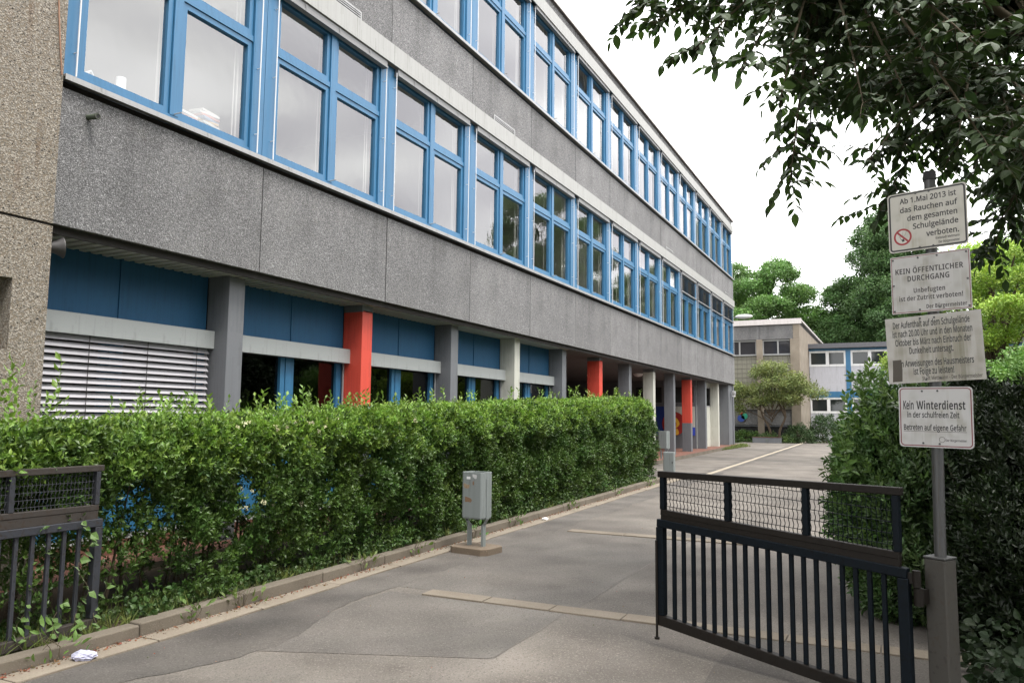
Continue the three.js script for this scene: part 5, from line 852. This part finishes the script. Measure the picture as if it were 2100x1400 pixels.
{ // small ornamental tree in the planter
  const fine = leafGeo(0.13, 0.05, 0.3, 0.2, 2, 0.5), cl = [clump(18, 0.2, fine), clump(18, 0.2, fine)];
  const B = [[0.1, 4.05, 0, 0.85, 0.3, 0.7], [-0.2, 3.75, 0.2, 0.9, 0.28, 0.7], [0.9, 3.5, 0, 0.85, 0.26, 0.7], [1.4, 3.0, 0.1, 0.95, 0.26, 0.7], [2.0, 2.7, 0, 0.75, 0.24, 0.6], [0.3, 3.1, -0.3, 0.9, 0.28, 0.7], [-0.7, 2.9, 0, 0.85, 0.26, 0.7], [-1.4, 2.75, 0.1, 0.75, 0.28, 0.6], [-1.9, 2.45, 0, 0.6, 0.3, 0.5], [0.6, 2.5, 0.2, 1.0, 0.26, 0.8], [-0.6, 2.2, 0, 0.8, 0.24, 0.6], [-1.9, 3.0, 0, 0.45, 0.25, 0.5], [1.0, 2.3, -0.3, 0.6, 0.2, 0.5], [-1.8, 1.9, 0, 0.4, 0.25, 0.4]];
  tree('ornamental_tree', 'small spreading olive green tree with two thin stems in the planter', -6.0, 44.1, 4, B, [0.19, 0.235, 0.065], 46, { k: 1.1, clumps: cl, sub: 4, r: 0.075, stems: [[[0.35, 0.2, 0], [0.4, 0.7, 0], [0.7, 1.4, 0], [0.6, 2.2, 0.1], [0.9, 3.2, 0.1]], [[-0.05, 0.2, 0], [-0.15, 0.8, 0], [-0.5, 1.5, 0], [-0.7, 2.3, 0], [-1.2, 2.8, 0]], [[0.7, 1.4, 0], [0.3, 2.4, 0], [0.1, 3.8, 0]]] });
}
function bush(label, x, s, rx, ry, rs, col, dens = 220) {
  const y0 = gy(s), b = thing('bush', V(x, y0, s), label, 'bush', null), fine = leafGeo(0.09, 0.045, 0.3, 0.2, 2, 0.5), cl = clump(12, 0.12, fine), I = [];
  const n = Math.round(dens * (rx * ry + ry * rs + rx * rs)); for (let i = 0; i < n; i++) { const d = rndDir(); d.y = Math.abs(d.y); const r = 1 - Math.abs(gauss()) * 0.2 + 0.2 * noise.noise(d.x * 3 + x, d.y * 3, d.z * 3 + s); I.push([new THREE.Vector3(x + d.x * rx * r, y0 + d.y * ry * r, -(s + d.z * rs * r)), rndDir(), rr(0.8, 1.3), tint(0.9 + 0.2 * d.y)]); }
  cloud('leaves', cl, leafMat(...col, 0.35, 0.55), I, b); part('stems', Array.from({ length: 6 }, () => bare(limb([V(x + rr(-0.1, 0.1), y0, s), V(x + rr(-0.3, 0.3) * rx, y0 + ry * 0.4, s), V(x + rr(-0.7, 0.7) * rx, y0 + ry * 0.8, s + rr(-0.5, 0.5) * rs)], 0.02, 0.006, 5, 5))), M.bark, b, b.position);
}
bush('low green bush at the gym wall beside the school corner', -7.5, 44.9, 0.85, 0.6, 0.4, [0.1, 0.19, 0.035]);
bush('dark green bush right of the planter', -4.7, 44.6, 0.8, 0.95, 0.6, [0.05, 0.1, 0.025]);
bush('taller dark bush at the foot of the white and blue building', -3.5, 46, 0.9, 1.5, 0.8, [0.045, 0.095, 0.025]);
bush('low bright ground bush between planter and dark bush', -5.2, 44.3, 0.5, 0.4, 0.4, [0.1, 0.17, 0.04]);
bush('leafy bush in the planter under the small tree', -6.2, 44.1, 0.6, 0.55, 0.3, [0.08, 0.14, 0.035]);
// row of trees on the right side of the yard, outside the picture but mirrored in the windows
for (const [x, s, h, l] of [[10, 54, 18.5, 'tall tree right of the yard, nearest of the mirrored row'], [12.5, 68, 20, 'second tall tree of the mirrored row right of the yard'], [10.5, 84, 18, 'third tall tree of the mirrored row right of the yard'], [12, 108, 20, 'farthest tall tree of the mirrored row right of the yard']]) tree('broadleaf_tree', l, x, s, h, [...flat(12, 4.2, 3.0, h * 0.6, 1.6, 2.5, 0.55), ...flat(10, 3.4, h * 0.6, h, 1.4, 2.2, 0.55)], [0.05, 0.1, 0.02], 22);
bush('wide dark shrub on the right edge of the drive, mirrored in the ground floor panes', 5.4, 15, 2.2, 3.0, 4.5, [0.045, 0.09, 0.02], 60);
bush('second wide dark shrub farther along the right edge of the yard', 6.2, 25, 2.0, 3.4, 4.5, [0.045, 0.09, 0.02], 60);
for (const [x, s, h, l] of [[3.0, -1.2, 9, 'unseen tree added close behind the camera to shade the gate'], [-0.5, -6.5, 11, 'unseen tree added farther behind the camera, on its left, to block sky'], [6.2, -5, 11, 'unseen tree added farther behind the camera, on its right, to block sky'], [6.8, 3.4, 9, 'unseen tree added right of the gate to darken that side']]) tree('broadleaf_tree', l, x, s, h, flat(18, 3.1, 3.6, h - 0.5, 1.0, 1.6, 0.5), [0.05, 0.1, 0.02], 36, { scale: 0.7, k: 1 });  // unseen trees, added to block the sky and darken the gate side
// smaller trees along the right edge of the yard, which the dark ground floor panes mirror
[[7.6, 14.5], [7.8, 19.5], [8.2, 25.5], [8.6, 32], [9.2, 40], [12, 30], [11.5, 21]].forEach(([x, s], i) => tree('broadleaf_tree', ['first', 'second', 'third', 'fourth', 'fifth', 'sixth', 'seventh'][i] + ' low dense tree of the row along the right edge of the yard', x, s, 7, flat(13, 2.0, 0.9, 6.6, 1.2, 1.8, 0.6), [0.035, 0.07, 0.016], 30, { k: 1, scale: 0.9 }));
renderer.render(scene, camera);
